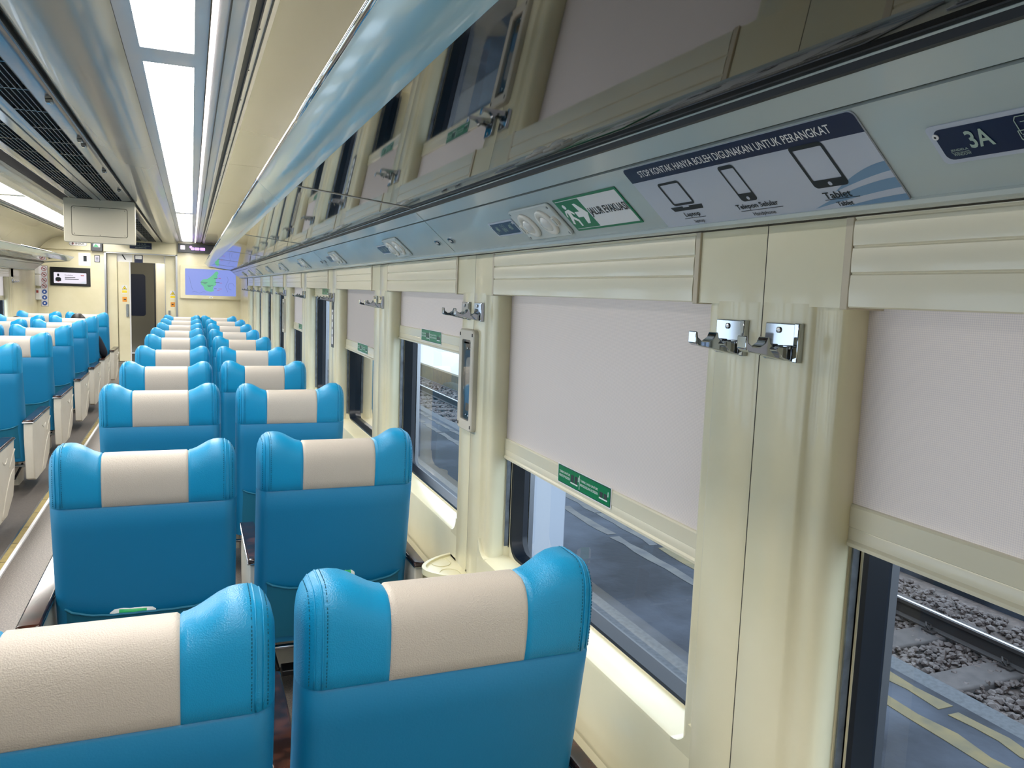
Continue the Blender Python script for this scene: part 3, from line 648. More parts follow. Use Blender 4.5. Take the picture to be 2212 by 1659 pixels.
# sliding door leaves
d = struct(MB().box(-1.145, -.955, YE + .10, YE + .135, .02, 1.70, 'cream').build('door_1', bevel=.004))
MB().box(-.975, -.955, YE + .095, YE + .10, .02, 1.70, 'offwhite').build('door_edge', d)
mb = MB(); mb.tube([(-1.005, YE + .07, .99), (-1.005, YE + .07, .78)], .012, 'chrome', 12); mb.box(-1.03, -.985, YE + .085, YE + .10, .78, .99, 'steel'); mb.build('door_handle', d)
d = struct(MB().box(-.42, -.245, YE + .10, YE + .135, .02, 1.83, 'cream').build('door_2', bevel=.004))
mb = MB(); mb.tube([(-.36, YE + .07, .90), (-.36, YE + .07, .73)], .012, 'chrome', 12); mb.box(-.38, -.34, YE + .085, YE + .10, .73, .90, 'steel'); mb.build('door_handle', d)
MB().box(-.425, -.415, YE + .09, YE + .14, .02, 1.83, 'steel').build('door_edge', d)
# vestibule
VY = YE + 2.2
mb = MB(); mb.box(-1.6, .3, VY, VY + .05, 0, 2.2, 'cream'); mb.box(-1.65, -1.6, YE + .09, VY, 0, 2.2, 'cream'); mb.box(.3, .35, YE + .09, VY, 0, 2.2, 'cream'); mb.box(-1.6, .3, YE + .08, VY, 2.1, 2.15, 'ceil'); mb.box(-1.31, -1.16, YE + .09, YE + .5, 0, 1.84, 'cream'); struct(mb.build('wall_vestibule'))
mb = MB(); mb.box(-.60, .3, YE + .9, YE + .95, 0, 1.72, 'cream_light'); mb.box(-.625, -.60, YE + .88, YE + .96, 0, 1.74, 'dark'); mb.box(-1.3, .3, YE + .14, YE + .2, 1.70, 1.86, 'cream_light'); struct(mb.build('trim_%d' % n_t)); n_t += 1
d = struct(MB().box(-1.15, -.66, VY - .10, VY - .06, 0, 1.75, 'doorgrey').build('door_3'))
mb = MB(); F = frame_mx((-.905, VY - .105, 1.12), (1, 0, 0), (0, 0, 1)); plate(mb, rrect(-.06, 0, .28, .80, .05), 0, .006, 'navy'); mb.T(F); mb.build('window_panel', d)
t = thing('vestibule_lamp', (-.7, YE + .55, 2.09), 'lamp lighting the vestibule beyond the open doorway', 'ceiling lamp'); MB().box(-.3, .3, -.15, .15, -.01, 0, 'lamp').build('diffuser', t)

def wall_thing(name, x, z, label, cat, proud=0.0, group=None):
    t = thing(name, (0, 0, 0), label, cat, group); t.matrix_world = frame_mx((x, YE - proud, z), (1, 0, 0), (0, 0, 1)); return t
# big map screen
t = wall_thing('map_monitor', .314, 1.402, 'cream framed wall monitor showing a blue map with green land', 'monitor')
mb = MB(); A = rrect(0, 0, 1.0, .576, .02); A2 = rrect(0, 0, .975, .55, .02); I = rrect(-.003, .005, .825, .452, .012)
mb.ring(p3(A, 0), p3(A, .045), 'cream'); mb.ring(p3(A, .045), p3(A2, .055), 'cream'); mb.ring(p3(A2, .055), p3(I, .055), 'cream'); mb.ring(p3(I, .055), p3(I, .045), 'cream'); mb.build('frame', t)
mb = MB(); mb.add(p3(I, .046), [tuple(range(len(I)))], 'screen')
land = [(-.165, .02), (-.13, .055), (-.06, .065), (0, .11), (.04, .15), (.07, .19), (.10, .205), (.125, .17), (.10, .13), (.11, .10), (.075, .06), (.08, .01), (.085, -.03), (.045, -.06), (.03, -.10), (.05, -.14), (0, -.155), (-.06, -.145), (-.105, -.12), (-.12, -.07), (-.16, -.03)]
plate(mb, land, .046, .0465, 'screenland')
for (x, y, w_, k) in ((-.17, 0, .14, 'screenink'), (-.12, -.02, .06, 'screenink'), (.05, .075, .07, 'screenink'), (.12, .08, .05, 'screenred'), (.06, .005, .10, 'screenink'), (.14, 0, .05, 'screenred'), (-.06, -.05, .12, 'screenink'), (-.05, -.065, .06, 'screenink'), (.05, -.10, .05, 'screenink'), (.12, -.105, .07, 'screenred'), (.10, -.13, .05, 'screenred')):
    mb.box(x, x + w_ * .8, y, y + .008, .0465, .047, k)
def wig(pts, k): mb.tube([(x, y, .0468) for x, y in pts], .0015, k, 4, False)
wig([(.26 + .02 * math.sin(i * .8), .12 - .03 * i) for i in range(10)], 'screenink'); wig([(-.36 + .01 * i, .1 - .035 * i + .02 * math.sin(i)) for i in range(8)], 'screenink'); wig([(.33 + .05 * math.cos(i * .6), -.05 + .06 * math.sin(i * .6)) for i in range(9)], 'screenink'); wig([(-.3 + .03 * i, -.17 + .015 * math.sin(i * 1.3)) for i in range(8)], 'screenink')
mb.build('screen', t)
mb = MB(); mb.box(-.03, .03, -.262, -.240, .055, .058, 'white'); mb.box(-.006, 0, -.256, -.246, .058, .059, 'ink'); mb.box(.006, .012, -.256, -.246, .058, .059, 'ink'); mb.build('brand_label', t)
# black information display
t = wall_thing('information_display', -1.837, 1.415, 'black information display with a white card and a small uniformed figure', 'display')
mb = MB(); plate(mb, rrect(0, 0, .58, .30, .004), 0, .02, 'black'); mb.build('casing', t, bevel=.003)
mb = MB(); plate(mb, rrect(-.003, -.022, .47, .175, .01), .02, .0205, 'screenwhite')
plate(mb, rrect(-.175, .022, .03, .045, .014), .0205, .021, 'ink'); plate(mb, [(-.215, -.075), (-.135, -.075), (-.135, -.03), (-.155, -.012), (-.195, -.012), (-.215, -.03)], .0205, .021, 'ink'); mb.box(-.19, -.16, -.085, -.07, .0205, .021, 'red')
text(mb, 'Kondektur', -.02, .026, .12, .018, .021, 'ink'); mb.box(-.08, .07, -.018, -.006, .0205, .021, 'ink'); mb.box(-.08, .12, -.046, -.034, .0205, .021, 'ink'); mb.box(.15, .20, .018, .032, .0205, .021, 'red'); plate(mb, [(.12, -.105), (.225, -.105), (.225, -.06)], .0205, .0208, 'signbg'); mb.build('screen', t)
# carriage number
t = wall_thing('carriage_number', -1.63, 1.710, 'white card with the black number 1 on the end wall', 'sign'); mb = MB(); plate(mb, rrect(0, 0, .175, .21, .003), 0, .004, 'offwhite'); mb.build('card', t); mb = MB(); text(mb, '1', .01, .01, .048, .09, .0045, 'ink'); mb.build('numeral', t)
t = wall_thing('notice', -1.443, 1.727, 'small black framed notice right of the number card', 'notice'); mb = MB(); plate(mb, rrect(0, 0, .082, .115, .003), 0, .004, 'ink'); plate(mb, rrect(0, 0, .062, .095, .003), .004, .005, 'screenwhite')
for q in range(4): mb.box(-.018, .018, .022 - q * .016, .030 - q * .016, .005, .0055, 'ink')
mb.build('sheet', t)
# maker's plate
t = wall_thing('maker_plate', -1.712, 1.955, 'white oval maker plate reading INKA on the end wall header', 'sign', .05); mb = MB(); plate(mb, rrect(0, 0, .26, .068, .033, 8), 0, .004, 'ink'); plate(mb, rrect(0, 0, .252, .060, .029, 8), .004, .005, 'white'); mb.build('plate', t)
mb = MB(); text(mb, 'INKA', .028, 0, .13, .028, .0055, 'ink'); mb.ring([(x * .017 - .075, y * .017, .0055) for x, y in [(math.cos(a * math.pi / 8), math.sin(a * math.pi / 8)) for a in range(16)]], [(x * .009 - .075, y * .009, .0055) for x, y in [(math.cos(a * math.pi / 8), math.sin(a * math.pi / 8)) for a in range(16)]], 'red'); mb.box(-.08, -.07, -.02, .02, .0055, .006, 'ink'); mb.build('lettering', t)
# emergency light box
t = wall_thing('exit_light_box', -1.437, 1.935, 'dark grey box with a small lit green and white picture over the door', 'light box', 0); mb = MB(); plate(mb, rrect(0, 0, .165, .17, .01), 0, .10, 'darkgrey'); mb.build('casing', t, bevel=.006)
mb = MB(); plate(mb, rrect(0, .02, .10, .085, .01), .10, .101, 'screenwhite'); plate(mb, [(-.05, -.02), (-.015, .03), (.01, .01), (.03, -.02)], .101, .102, 'exitlit'); plate(mb, [(-.05, .02), (-.02, .06), (-.05, .06)], .101, .102, 'exitlit'); mb.build('lit_face', t)
# navy plate over the door
t = wall_thing('carriage_plate', -.785, 1.975, 'navy lettered plate over the doorway', 'sign', .04); mb = MB(); plate(mb, rrect(0, 0, .335, .105, .002), 0, .005, 'navy'); mb.build('plate', t)
mb = MB(); text(mb, '1 0 16 32', .02, .030, .13, .018, .0055, 'pale'); text(mb, 'BALAI YASA SURABAYA', 0, 0, .27, .017, .0055, 'pale'); text(mb, 'GUBENG', 0, -.03, .17, .015, .0055, 'pale'); mb.build('lettering', t)
# led display
t = wall_thing('passenger_display', .10, 1.975, 'long dark display box with purple glowing signs above the monitor', 'display'); mb = MB(); plate(mb, rrect(0, 0, .62, .15, .004), 0, .09, 'darkgrey'); mb.build('casing', t, bevel=.004)
mb = MB(); plate(mb, rrect(-.235, .01, .075, .075, .012), .09, .092, 'screenwhite'); mb.box(-.17, -.166, -.07, .07, .09, .0915, 'black'); mb.build('icon', t)
mb = MB()
for a, w_ in ((-.08, .05), (-.01, .08), (.08, .08)): plate(mb, rrect(a, -.005, w_, .045, .01), .09, .0915, 'led')
mb.lathe([(.022, .09), (.022, .0915)], 'led', 14, (-.105, .02, 0)); mb.build('glowing_glyph', t)
# pictogram strip
t = wall_thing('pictogram_strip', -2.215, 1.25, 'tall strip of red and blue round pictograms on the end wall', 'sign'); mb = MB(); plate(mb, rrect(0, 0, .105, .66, .003), 0, .003, 'line'); plate(mb, rrect(0, 0, .098, .652, .003), .003, .004, 'offwhite'); mb.build('board', t)
mb = MB()
for q in range(7):
    z = .28 - q * .093; k = 'red' if q < 4 else 'blue'; c = [(math.cos(a * math.pi / 10), math.sin(a * math.pi / 10)) for a in range(20)]
    if q < 4:
        mb.ring([(x * .038, z + y * .038, .0045) for x, y in c], [(x * .030, z + y * .030, .0045) for x, y in c], k); mb.box(-.016, .016, z - .006, z + .006, .004, .0045, 'ink'); mb.add([(-.024, z + .018, .0046), (-.018, z + .024, .0046), (.024, z - .018, .0046), (.018, z - .024, .0046)], [(0, 1, 2, 3)], k)
    else: mb.lathe([(.036, .004), (.036, .0045)], k, 20, (0, z, 0)); mb.box(-.014, .010, z - .014, z + .014, .0045, .005, 'white')
mb.build('pictogram', t)
# warning stickers on the door leaves
for (x, z, s_, nm) in ((-1.05, 1.235, .9, 'left'), (-.302, 1.17, .9, 'right')):
    t = thing('warning_sticker', (0, 0, 0), 'yellow warning triangle sticker on the %s sliding door leaf' % nm, 'sticker', 'yellow warning stickers on the doors'); t.matrix_world = frame_mx((x, YE + .0995, z), (1, 0, 0), (0, 0, 1))
    mb = MB(); plate(mb, rrect(0, 0, .085, .14, .003), 0, .002, 'offwhite'); plate(mb, [(-.04, 0), (.04, 0), (0, .065)], .002, .003, 'ink'); plate(mb, [(-.032, .004), (.032, .004), (0, .057)], .003, .0035, 'warn'); plate(mb, [(-.012, .012), (.014, .016), (.006, .03), (-.004, .022)], .0035, .004, 'ink'); mb.box(-.038, .038, -.055, -.012, .002, .003, 'warn'); mb.build('printed_sheet', t)
    t = thing('arrow_sticker', (0, 0, 0), 'orange square arrow sticker on the %s sliding door leaf' % nm, 'sticker', 'orange arrow stickers on the doors'); t.matrix_world = frame_mx((x, YE + .0995, z - .165), (1, 0, 0), (0, 0, 1))
    mb = MB(); plate(mb, rrect(0, 0, .07, .08, .003), 0, .002, 'orange'); sg = 1 if nm == 'right' else -1; plate(mb, [(-.02 * sg, -.008), (-.02 * sg, .008), (.004 * sg, .008), (.022 * sg, 0), (.004 * sg, -.008)], .002, .003, 'ink'); mb.build('printed_sheet', t)
t = thing('warning_notice', (0, 0, 0), 'white and navy notices hung inside the doorway header', 'notice'); t.matrix_world = frame_mx((-.95, YE + .135, 1.765), (1, 0, 0), (0, 0, 1)); mb = MB(); plate(mb, rrect(-.10, 0, .24, .13, .003), 0, .003, 'white'); mb.add([(-.14, .05, .0035), (-.12, .06, .0035), (-.07, -.03, .0035), (-.09, -.03, .0035)], [(0, 1, 2, 3)], 'ink'); plate(mb, rrect(.12, -.005, .13, .13, .01), 0, .003, 'navy'); plate(mb, rrect(.12, .02, .10, .06, .01), .003, .004, 'white'); mb.build('sheet', t)
# security camera
t = wall_thing('security_camera', -.75, 2.095, 'small security camera above the doorway', 'camera', .05); mb = MB(); plate(mb, rrect(0, 0, .09, .05, .02), 0, .04, 'frame'); mb.build('housing', t); mb = MB(); mb.lathe([(.014, .04), (.012, .05), (.002, .052)], 'black', 14, (0, 0, 0)); mb.build('lens', t)
# cabinet column in the left corner
t = thing('equipment_cabinet', (-2.29, YE - .12, 1.2), 'narrow cream equipment boxes stacked in the left corner of the end wall', 'cabinet')
for z, k in ((.33, 'red'), (.14, None), (-.08, 'red')):
    b_ = MB().box(-.03, .03, -.05, .12, z - .09, z + .09, 'white').build('box', t, bevel=.004)
    if k: MB().box(-.015, .015, -.052, -.05, z + .02, z + .06, k).build('label', b_)

# ------------------------------------------------------------------ seats
TAN = .20
def T_top(x):
    a = abs(x)
    if a < .112: return .903
    if a < .188: t_ = (a - .112) / .076; return .903 + .029 * (.5 - .5 * math.cos(math.pi * t_))
    t_ = min(1, (a - .188) / .0575); return .932 - .070 * (1 - math.sqrt(max(0, 1 - t_ ** 2.8)))
def profile(x, pin=0.0):
    a = abs(x); T = T_top(x) - pin; wing = max(0, (a - .12) / .12); thick = .098 + .035 * wing ** 1.3
    t_ = max(0, (a - .208) / .037); s_ = math.sqrt(max(0, 1 - min(1, t_) ** 2)); sq = .18 + .82 * s_
    r = .042
    pts = []
    for i in range(9):
        z = .20 + (.747 - .20) * i / 8; pts.append((-.004 * math.sin(math.pi * i / 8) + (.752 - z) * TAN, z, 'r'))
    pts.append((.0045, .752, 's'))
    pts.append((-.001 + pin, .757, 'h'))
    for i in range(1, 6):
        f = i / 5; z = .757 + (T - r - .757) * f; pts.append((-.010 * math.sin(math.pi * min(1, f * .62 + .05)) + pin, z, 'h'))
    y0 = -.006
    for i in range(1, 6): an = math.radians(18 * i); pts.append((y0 + pin * (1 - i / 5) + r - r * math.cos(an), T - r + r * math.sin(an), 'h'))
    y1 = thick; r2 = .036
    for i in range(0, 6): an = math.radians(18 * i); pts.append((y1 - r2 + r2 * math.sin(an) - pin * i / 5, T - r2 + r2 * math.cos(an), 'h'))
    for i in range(1, 5): f = i / 4; pts.append((y1 - pin, T - r2 - (T - r2 - .757) * f, 'h'))
    pts.append((y1 - .006, .752, 's'))
    for i in range(7): z = .742 - (.747 - .20) * i / 6; pts.append((max(y1, .0) + (.752 - z) * TAN - .006 + .01 * math.sin(math.pi * i / 6), z, 'f'))
    out = []
    for (y, z, k) in pts:
        mid = thick / 2 + max(0, .752 - z) * TAN
        out.append((mid + (y - mid) * sq, z, k))
    return out
XS = [0, .03, .06, .085, .102, .108, .112, .116, .122, .135, .150, .165, .180, .195, .208, .218, .227, .235, .241, .2445, .2455]
XS = [-x for x in XS[::-1][:-1]] + XS
PR = [profile(x, .0035 if abs(abs(x) - .112) < 1e-6 else 0) for x in XS]
NP = len(PR[0]); IA = 9; IB = [i for i in range(NP) if PR[0][i][2] == 's'][1]
def surf(i0, i1, x0, x1, k, cap=True):
    mb = MB(); cols = [c for c, x in enumerate(XS) if x0 - 1e-6 <= x <= x1 + 1e-6]; idx = list(range(i0, i1 + 1)); n = len(idx)
    vs = [(XS[c], PR[c][i][0], PR[c][i][1]) for c in cols for i in idx]
    fs = [(a * n + b, a * n + b + 1, (a + 1) * n + b + 1, (a + 1) * n + b) for a in range(len(cols) - 1) for b in range(n - 1)]
    mb.add(vs, fs, k)
    for c, e in ((0, x0), (len(cols) - 1, x1)):
        if abs(abs(e) - .2455) < 1e-6 and cap: mb.add([vs[c * n + b] for b in range(n)], [(b, b + 1, n - 2 - b, n - 1 - b) for b in range(n // 2 - 1)], k)
    return mb
def seat_proto():
    t = thing('reclining_chair', (0, 0, 0), 'x', 'seat', 'blue reclining passenger seats')
    # backrest shell (rear + front below the seam)
    mb = surf(0, IA, -.2455, .2455, 'fabric'); mb.join(surf(IB, NP - 1, -.2455, .2455, 'fabric'))
    for c in (0, len(XS) - 1):
        n = 9; R_ = [(XS[c], PR[c][i][0], PR[c][i][1]) for i in range(IA + 1)]; F_ = [(XS[c], PR[c][NP - 1 - i][0], PR[c][NP - 1 - i][1]) for i in range(NP - IB)]
        q = min(len(R_), len(F_)); R2 = [R_[round(i * (len(R_) - 1) / (q - 1))] for i in range(q)]; F2 = [F_[round(i * (len(F_) - 1) / (q - 1))] for i in range(q)]
        mb.add(R2 + F2, [(i, i + 1, q + i + 1, q + i) for i in range(q - 1)], 'fabric')
    m_ = len(XS); mb.add([(XS[c], PR[c][0][0], .20) for c in range(m_)] + [(XS[c], PR[c][-1][0], .20) for c in range(m_)], [(i, i + 1, m_ + i + 1, m_ + i) for i in range(m_ - 1)], 'fabric')
    mb.build('backrest', t, smooth=True)
    mb = surf(IA, IB, -.112, .112, 'beige'); mb.build('headrest_panel', t, smooth=True)['label'] = 'cream leather middle of the headrest'
    for s_ in (-1, 1):
        mb = surf(IA, IB, *( (-.2455, -.112) if s_ < 0 else (.112, .2455)), 'leather'); w_ = mb.build('headrest_wing', t, smooth=True)
        w_.data.materials[0] = M['leather']
        mb = MB()
        for xx, rr in ((.2135, .0016), (.2245, .0012)):
            pr = profile(s_ * xx); path = [(s_ * xx, p[0] - (.0008 if i < 18 else 0), p[1] + (.0008 if 14 < i < 26 else 0)) for i, p in enumerate(pr[IA + 1:IB])]; mb.tube(path, rr, 'leather', 6)
        mb.build('piping', w_, smooth=True)
        for xx in (.2075, .2315):
            mb = MB(); pr = profile(s_ * xx)[IA + 1:IB - 6]; path = [Vector((s_ * xx, p[0] - .0012, p[1] + .0006)) for p in pr]
            d = 0; L = [0]
            for a, b in zip(path[:-1], path[1:]): L.append(L[-1] + (b - a).length)
            q = .003
            while q < L[-1] - .004:
                i = max(k for k in range(len(L)) if L[k] <= q); f = (q - L[i]) / (L[i + 1] - L[i]); a = path[i].lerp(path[i + 1], f); b = path[i].lerp(path[i + 1], min(1, f + .0035 / (L[i + 1] - L[i])))
                mb.tube([a, b], .0008, 'stitch', 4); q += .0062
            mb.build('stitching', w_)
    # pocket
    mb = MB(); nx, nz = 24, 6; vs = []
    for i in range(nx + 1):
        x = -.215 + .43 * i / nx; e = abs(x) / .215; ztop = .405 + .028 * e ** 4
        for k in range(nz + 1):
            f = k / nz; z = .225 + (ztop - .225) * f; off_ = .010 + .010 * f * (1 - e ** 6) + .0022 * math.sin(i * 2.1) * f
            if e > .99: off_ = .001
            vs.append((x, (.752 - z) * TAN - off_, z))
    mb.add(vs, [(a * (nz + 1) + b, a * (nz + 1) + b + 1, (a + 1) * (nz + 1) + b + 1, (a + 1) * (nz + 1) + b) for a in range(nx) for b in range(nz)], 'pocket')
    top = [Vector(vs[a * (nz + 1) + nz]) for a in range(nx + 1)]; mb.tube([p + Vector((0, -.001, 0)) for p in top], .004, 'pocket', 6)
    mb.build('pocket', t, smooth=True)
    # cushion, base, bar
    mb = MB(); mb.box(-.205, .205, .20, .66, .245, .335, 'fabric'); mb.build('cushion', t, bevel=.03, seg=3)
    mb = MB(); mb.box(-.20, .20, .30, .56, .16, .25, 'darkgrey'); mb.box(-.16, .16, .33, .50, 0, .17, 'armpanel'); mb.build('pedestal', t, bevel=.004)
    mb = MB(); mb.tube([(-.26, .15, .165), (.26, .15, .165)], .008, 'chrome', 10); mb.build('cross_bar', t, smooth=True)
    mb = MB(); mb.box(-.16, .16, .11, .17, .075, .095, 'black'); mb.tube([(-.17, .14, .085), (-.19, .30, .15)], .008, 'black', 8); mb.tube([(.17, .14, .085), (.19, .30, .15)], .008, 'black', 8); mb.build('footrest', t, bevel=.005)
    return t
def arm(t, x0, x1, outer, wide=True, ys=0.0):
    mb = MB(); prof = [(.045 + ys, .456), (.02 + ys, .446), (.015 + ys, .36), (.05 + ys, .10), (.10 + ys, .085), (.44, .085), (.60, .155), (.66, .26), (.675, .33), (.655, .40), (.665, .456)]
    mb.ext(prof, 'x', x0 + .004, x1 - .004, 'armpanel'); a = mb.build('armrest', t, bevel=.006)
    mb = MB(); mb.ext([(.005 + ys, .455), (.015 + ys, .470), (.62, .472), (.668, .464), (.675, .455)], 'x', x0, x1, 'wood'); mb.build('armrest_top', a, bevel=.005, seg=3)['label'] = 'dark polished wood armrest top'
    mb = MB(); L = [(x0 - .0005, .004 + ys), (x0 - .0005, .676), (x1 + .0005, .676), (x1 + .0005, .004 + ys)]
    mb.tube([(x, y, .4555) for x, y in L + L[:1]], .0018, 'chrome', 6); mb.build('trim', a)
    if wide:
        xo = x1 - .003 if outer > 0 else x0 + .003; mb = MB()
        mb.tube([(xo, .66 - .0 - .20 * math.sin(q * .16), .40 - .075 * q / 5 * 1.0) for q in range(6)], .004, 'armpanel', 6)
        mb.tube([(xo, .30 + .32 * q / 10, .10 + .20 * math.sin(q / 10 * 1.5)) for q in range(11)], .004, 'armpanel', 6)
        mb.tube([(xo, .36 + .11 * q / 6, .385 - .02 * math.sin(q / 6 * math.pi)) for q in range(7)], .003, 'armpanel', 6); mb.build('relief', a, smooth=True)
base = seat_proto()
protoA = copy_tree(base); arm(protoA, -.262, -.212, -1, False, .18); arm(protoA, .252, .29, 1, False)
protoB = copy_tree(base); arm(protoB, -.305, -.248, -1, True, -.14)
protoC = copy_tree(base); arm(protoC, -.29, -.252, -1, False); arm(protoC, .215, .26, 1, False, .18)
protoD = copy_tree(base); arm(protoD, .246, .305, 1, True)
used = {}
def seat(kind, proto, x, y, label, sz=1.0, rz=0):
    if kind in used: o = copy_tree(proto)
    else: o = proto; used[kind] = 1
    o.location = (x, y, 0); o.scale = (1, 1, sz); o.rotation_euler = (0, 0, rz); tag(o, label, 'seat', 'blue reclining passenger seats'); return o
RN = ['nearest', 'second', 'third', 'fourth', 'fifth', 'sixth', 'seventh', 'eighth', 'ninth', 'tenth']
FA = {0: (.422, 1.222, .972, 1.09), 1: (.436, 2.50, .985, 1.02), 2: (.428, 3.72, .997, 1), 3: (.398, 4.831, 1.003, 1), 6: (.40, 8.437, .998, 1)}
FB = {0: (-.135, 1.18, .975, 1.03), 1: (-.127, 2.45, .977, 1.02), 2: (-.127, 3.70, 1.003, 1), 3: (-.134, 4.827, .998, 1), 5: (-.126, 7.233, 1.012, 1), 6: (-.134, 8.437, 1.004, 1)}
for k in range(10):
    y = 1.212 + 1.2042 * k
    fa = FA.get(k, (.408 if k < 9 else .36, y, 1.0, 1)); fb = FB.get(k, (-.126, y, 1.0, 1))
    o = seat('A', protoA, fa[0], fa[1], 'blue and cream window side seat of the %s row right of the aisle' % RN[k] if k else 'large blue and cream seat in the foreground, right of the wooden armrest', fa[2]); o.scale.x = fa[3]
    o = seat('B', protoB, fb[0], fb[1], 'blue and cream aisle side seat of the %s row right of the aisle' % RN[k] if k else 'blue seat cut off at the lower left corner, with a wide cream headrest', fb[2]); o.scale.x = fb[3]
LY = [4.42, 5.63, 6.80, 7.95, 9.02, 10.05, 11.28]
for k, y in enumerate(LY):
    z = 1.04
    if k: seat('D', protoD, -1.232, y, 'blue aisle side seat left of the aisle, %s of the left rows in view' % RN[k - 1], z)
    else: seat('D', protoD, -1.232, y, 'blue aisle side seat at the left edge, mostly outside the frame', z)
    if k >= 2: seat('C', protoC, -1.762, y, 'blue window side seat left of the aisle, %s of the left rows in view' % RN[k - 1], z)
def kill(o):
    for c in list(o.children): kill(c)
    bpy.data.objects.remove(o)
kill(base)

# packets in the seat pockets
def packet(x, y, z, w, h, rot, label, g=True):
    t = thing('snack_packet', (x, y, z), label, 'packet', 'packets in the seat pockets'); mb = MB(); n = 10; rows = 6; vs = []; random.seed(int(x * 100))
    for sgn in (-1, 1):
        for i in range(n + 1):
            for k in range(rows + 1): u = i / n - .5; v = k / rows; vs.append((u * w, sgn * (.007 * (1 - (2 * u) ** 4) * (1 - (2 * v - 1) ** 4)) + random.uniform(-.001, .001), v * h + (random.uniform(-.003, .003) if k == rows else 0)))
    q = (n + 1) * (rows + 1)
    for s0 in (0, q):
        for i in range(n):
            for k in range(rows):
                gi = g and .18 * n < i < .72 * n and k < rows - 1
                a = s0 + i * (rows + 1) + k; b = len(mb.f); mb.f.append((a, a + 1, a + rows + 2, a + rows + 1)); mb.m.append(mb.mi('packgreen' if gi else 'pocketwhite'))
    mb.v = vs; mb.f += [(i * (rows + 1) + rows, (i + 1) * (rows + 1) + rows, q + (i + 1) * (rows + 1) + rows, q + i * (rows + 1) + rows) for i in range(n)]; mb.m += [mb.mi('pocketwhite')] * n
    o = mb.build('wrapper', t, smooth=True); t.rotation_euler = (math.atan(-TAN), rot, 0); return t
packet(-.172, 2.45 + .055, .345, .125, .072, .05, 'white and green packet in the pocket of the second row aisle seat')
packet(.475, 2.50 + .05, .385, .06, .072, -.1, 'white packet peeking from the pocket of the second row window seat')
packet(-1.33, 5.63 + .052, .34, .07, .11, 0, 'white packet in the pocket of a left row aisle seat', False)
packet(-1.38, 6.80 + .052, .34, .07, .11, 0, 'white packet in a pocket further up the left rows', False)

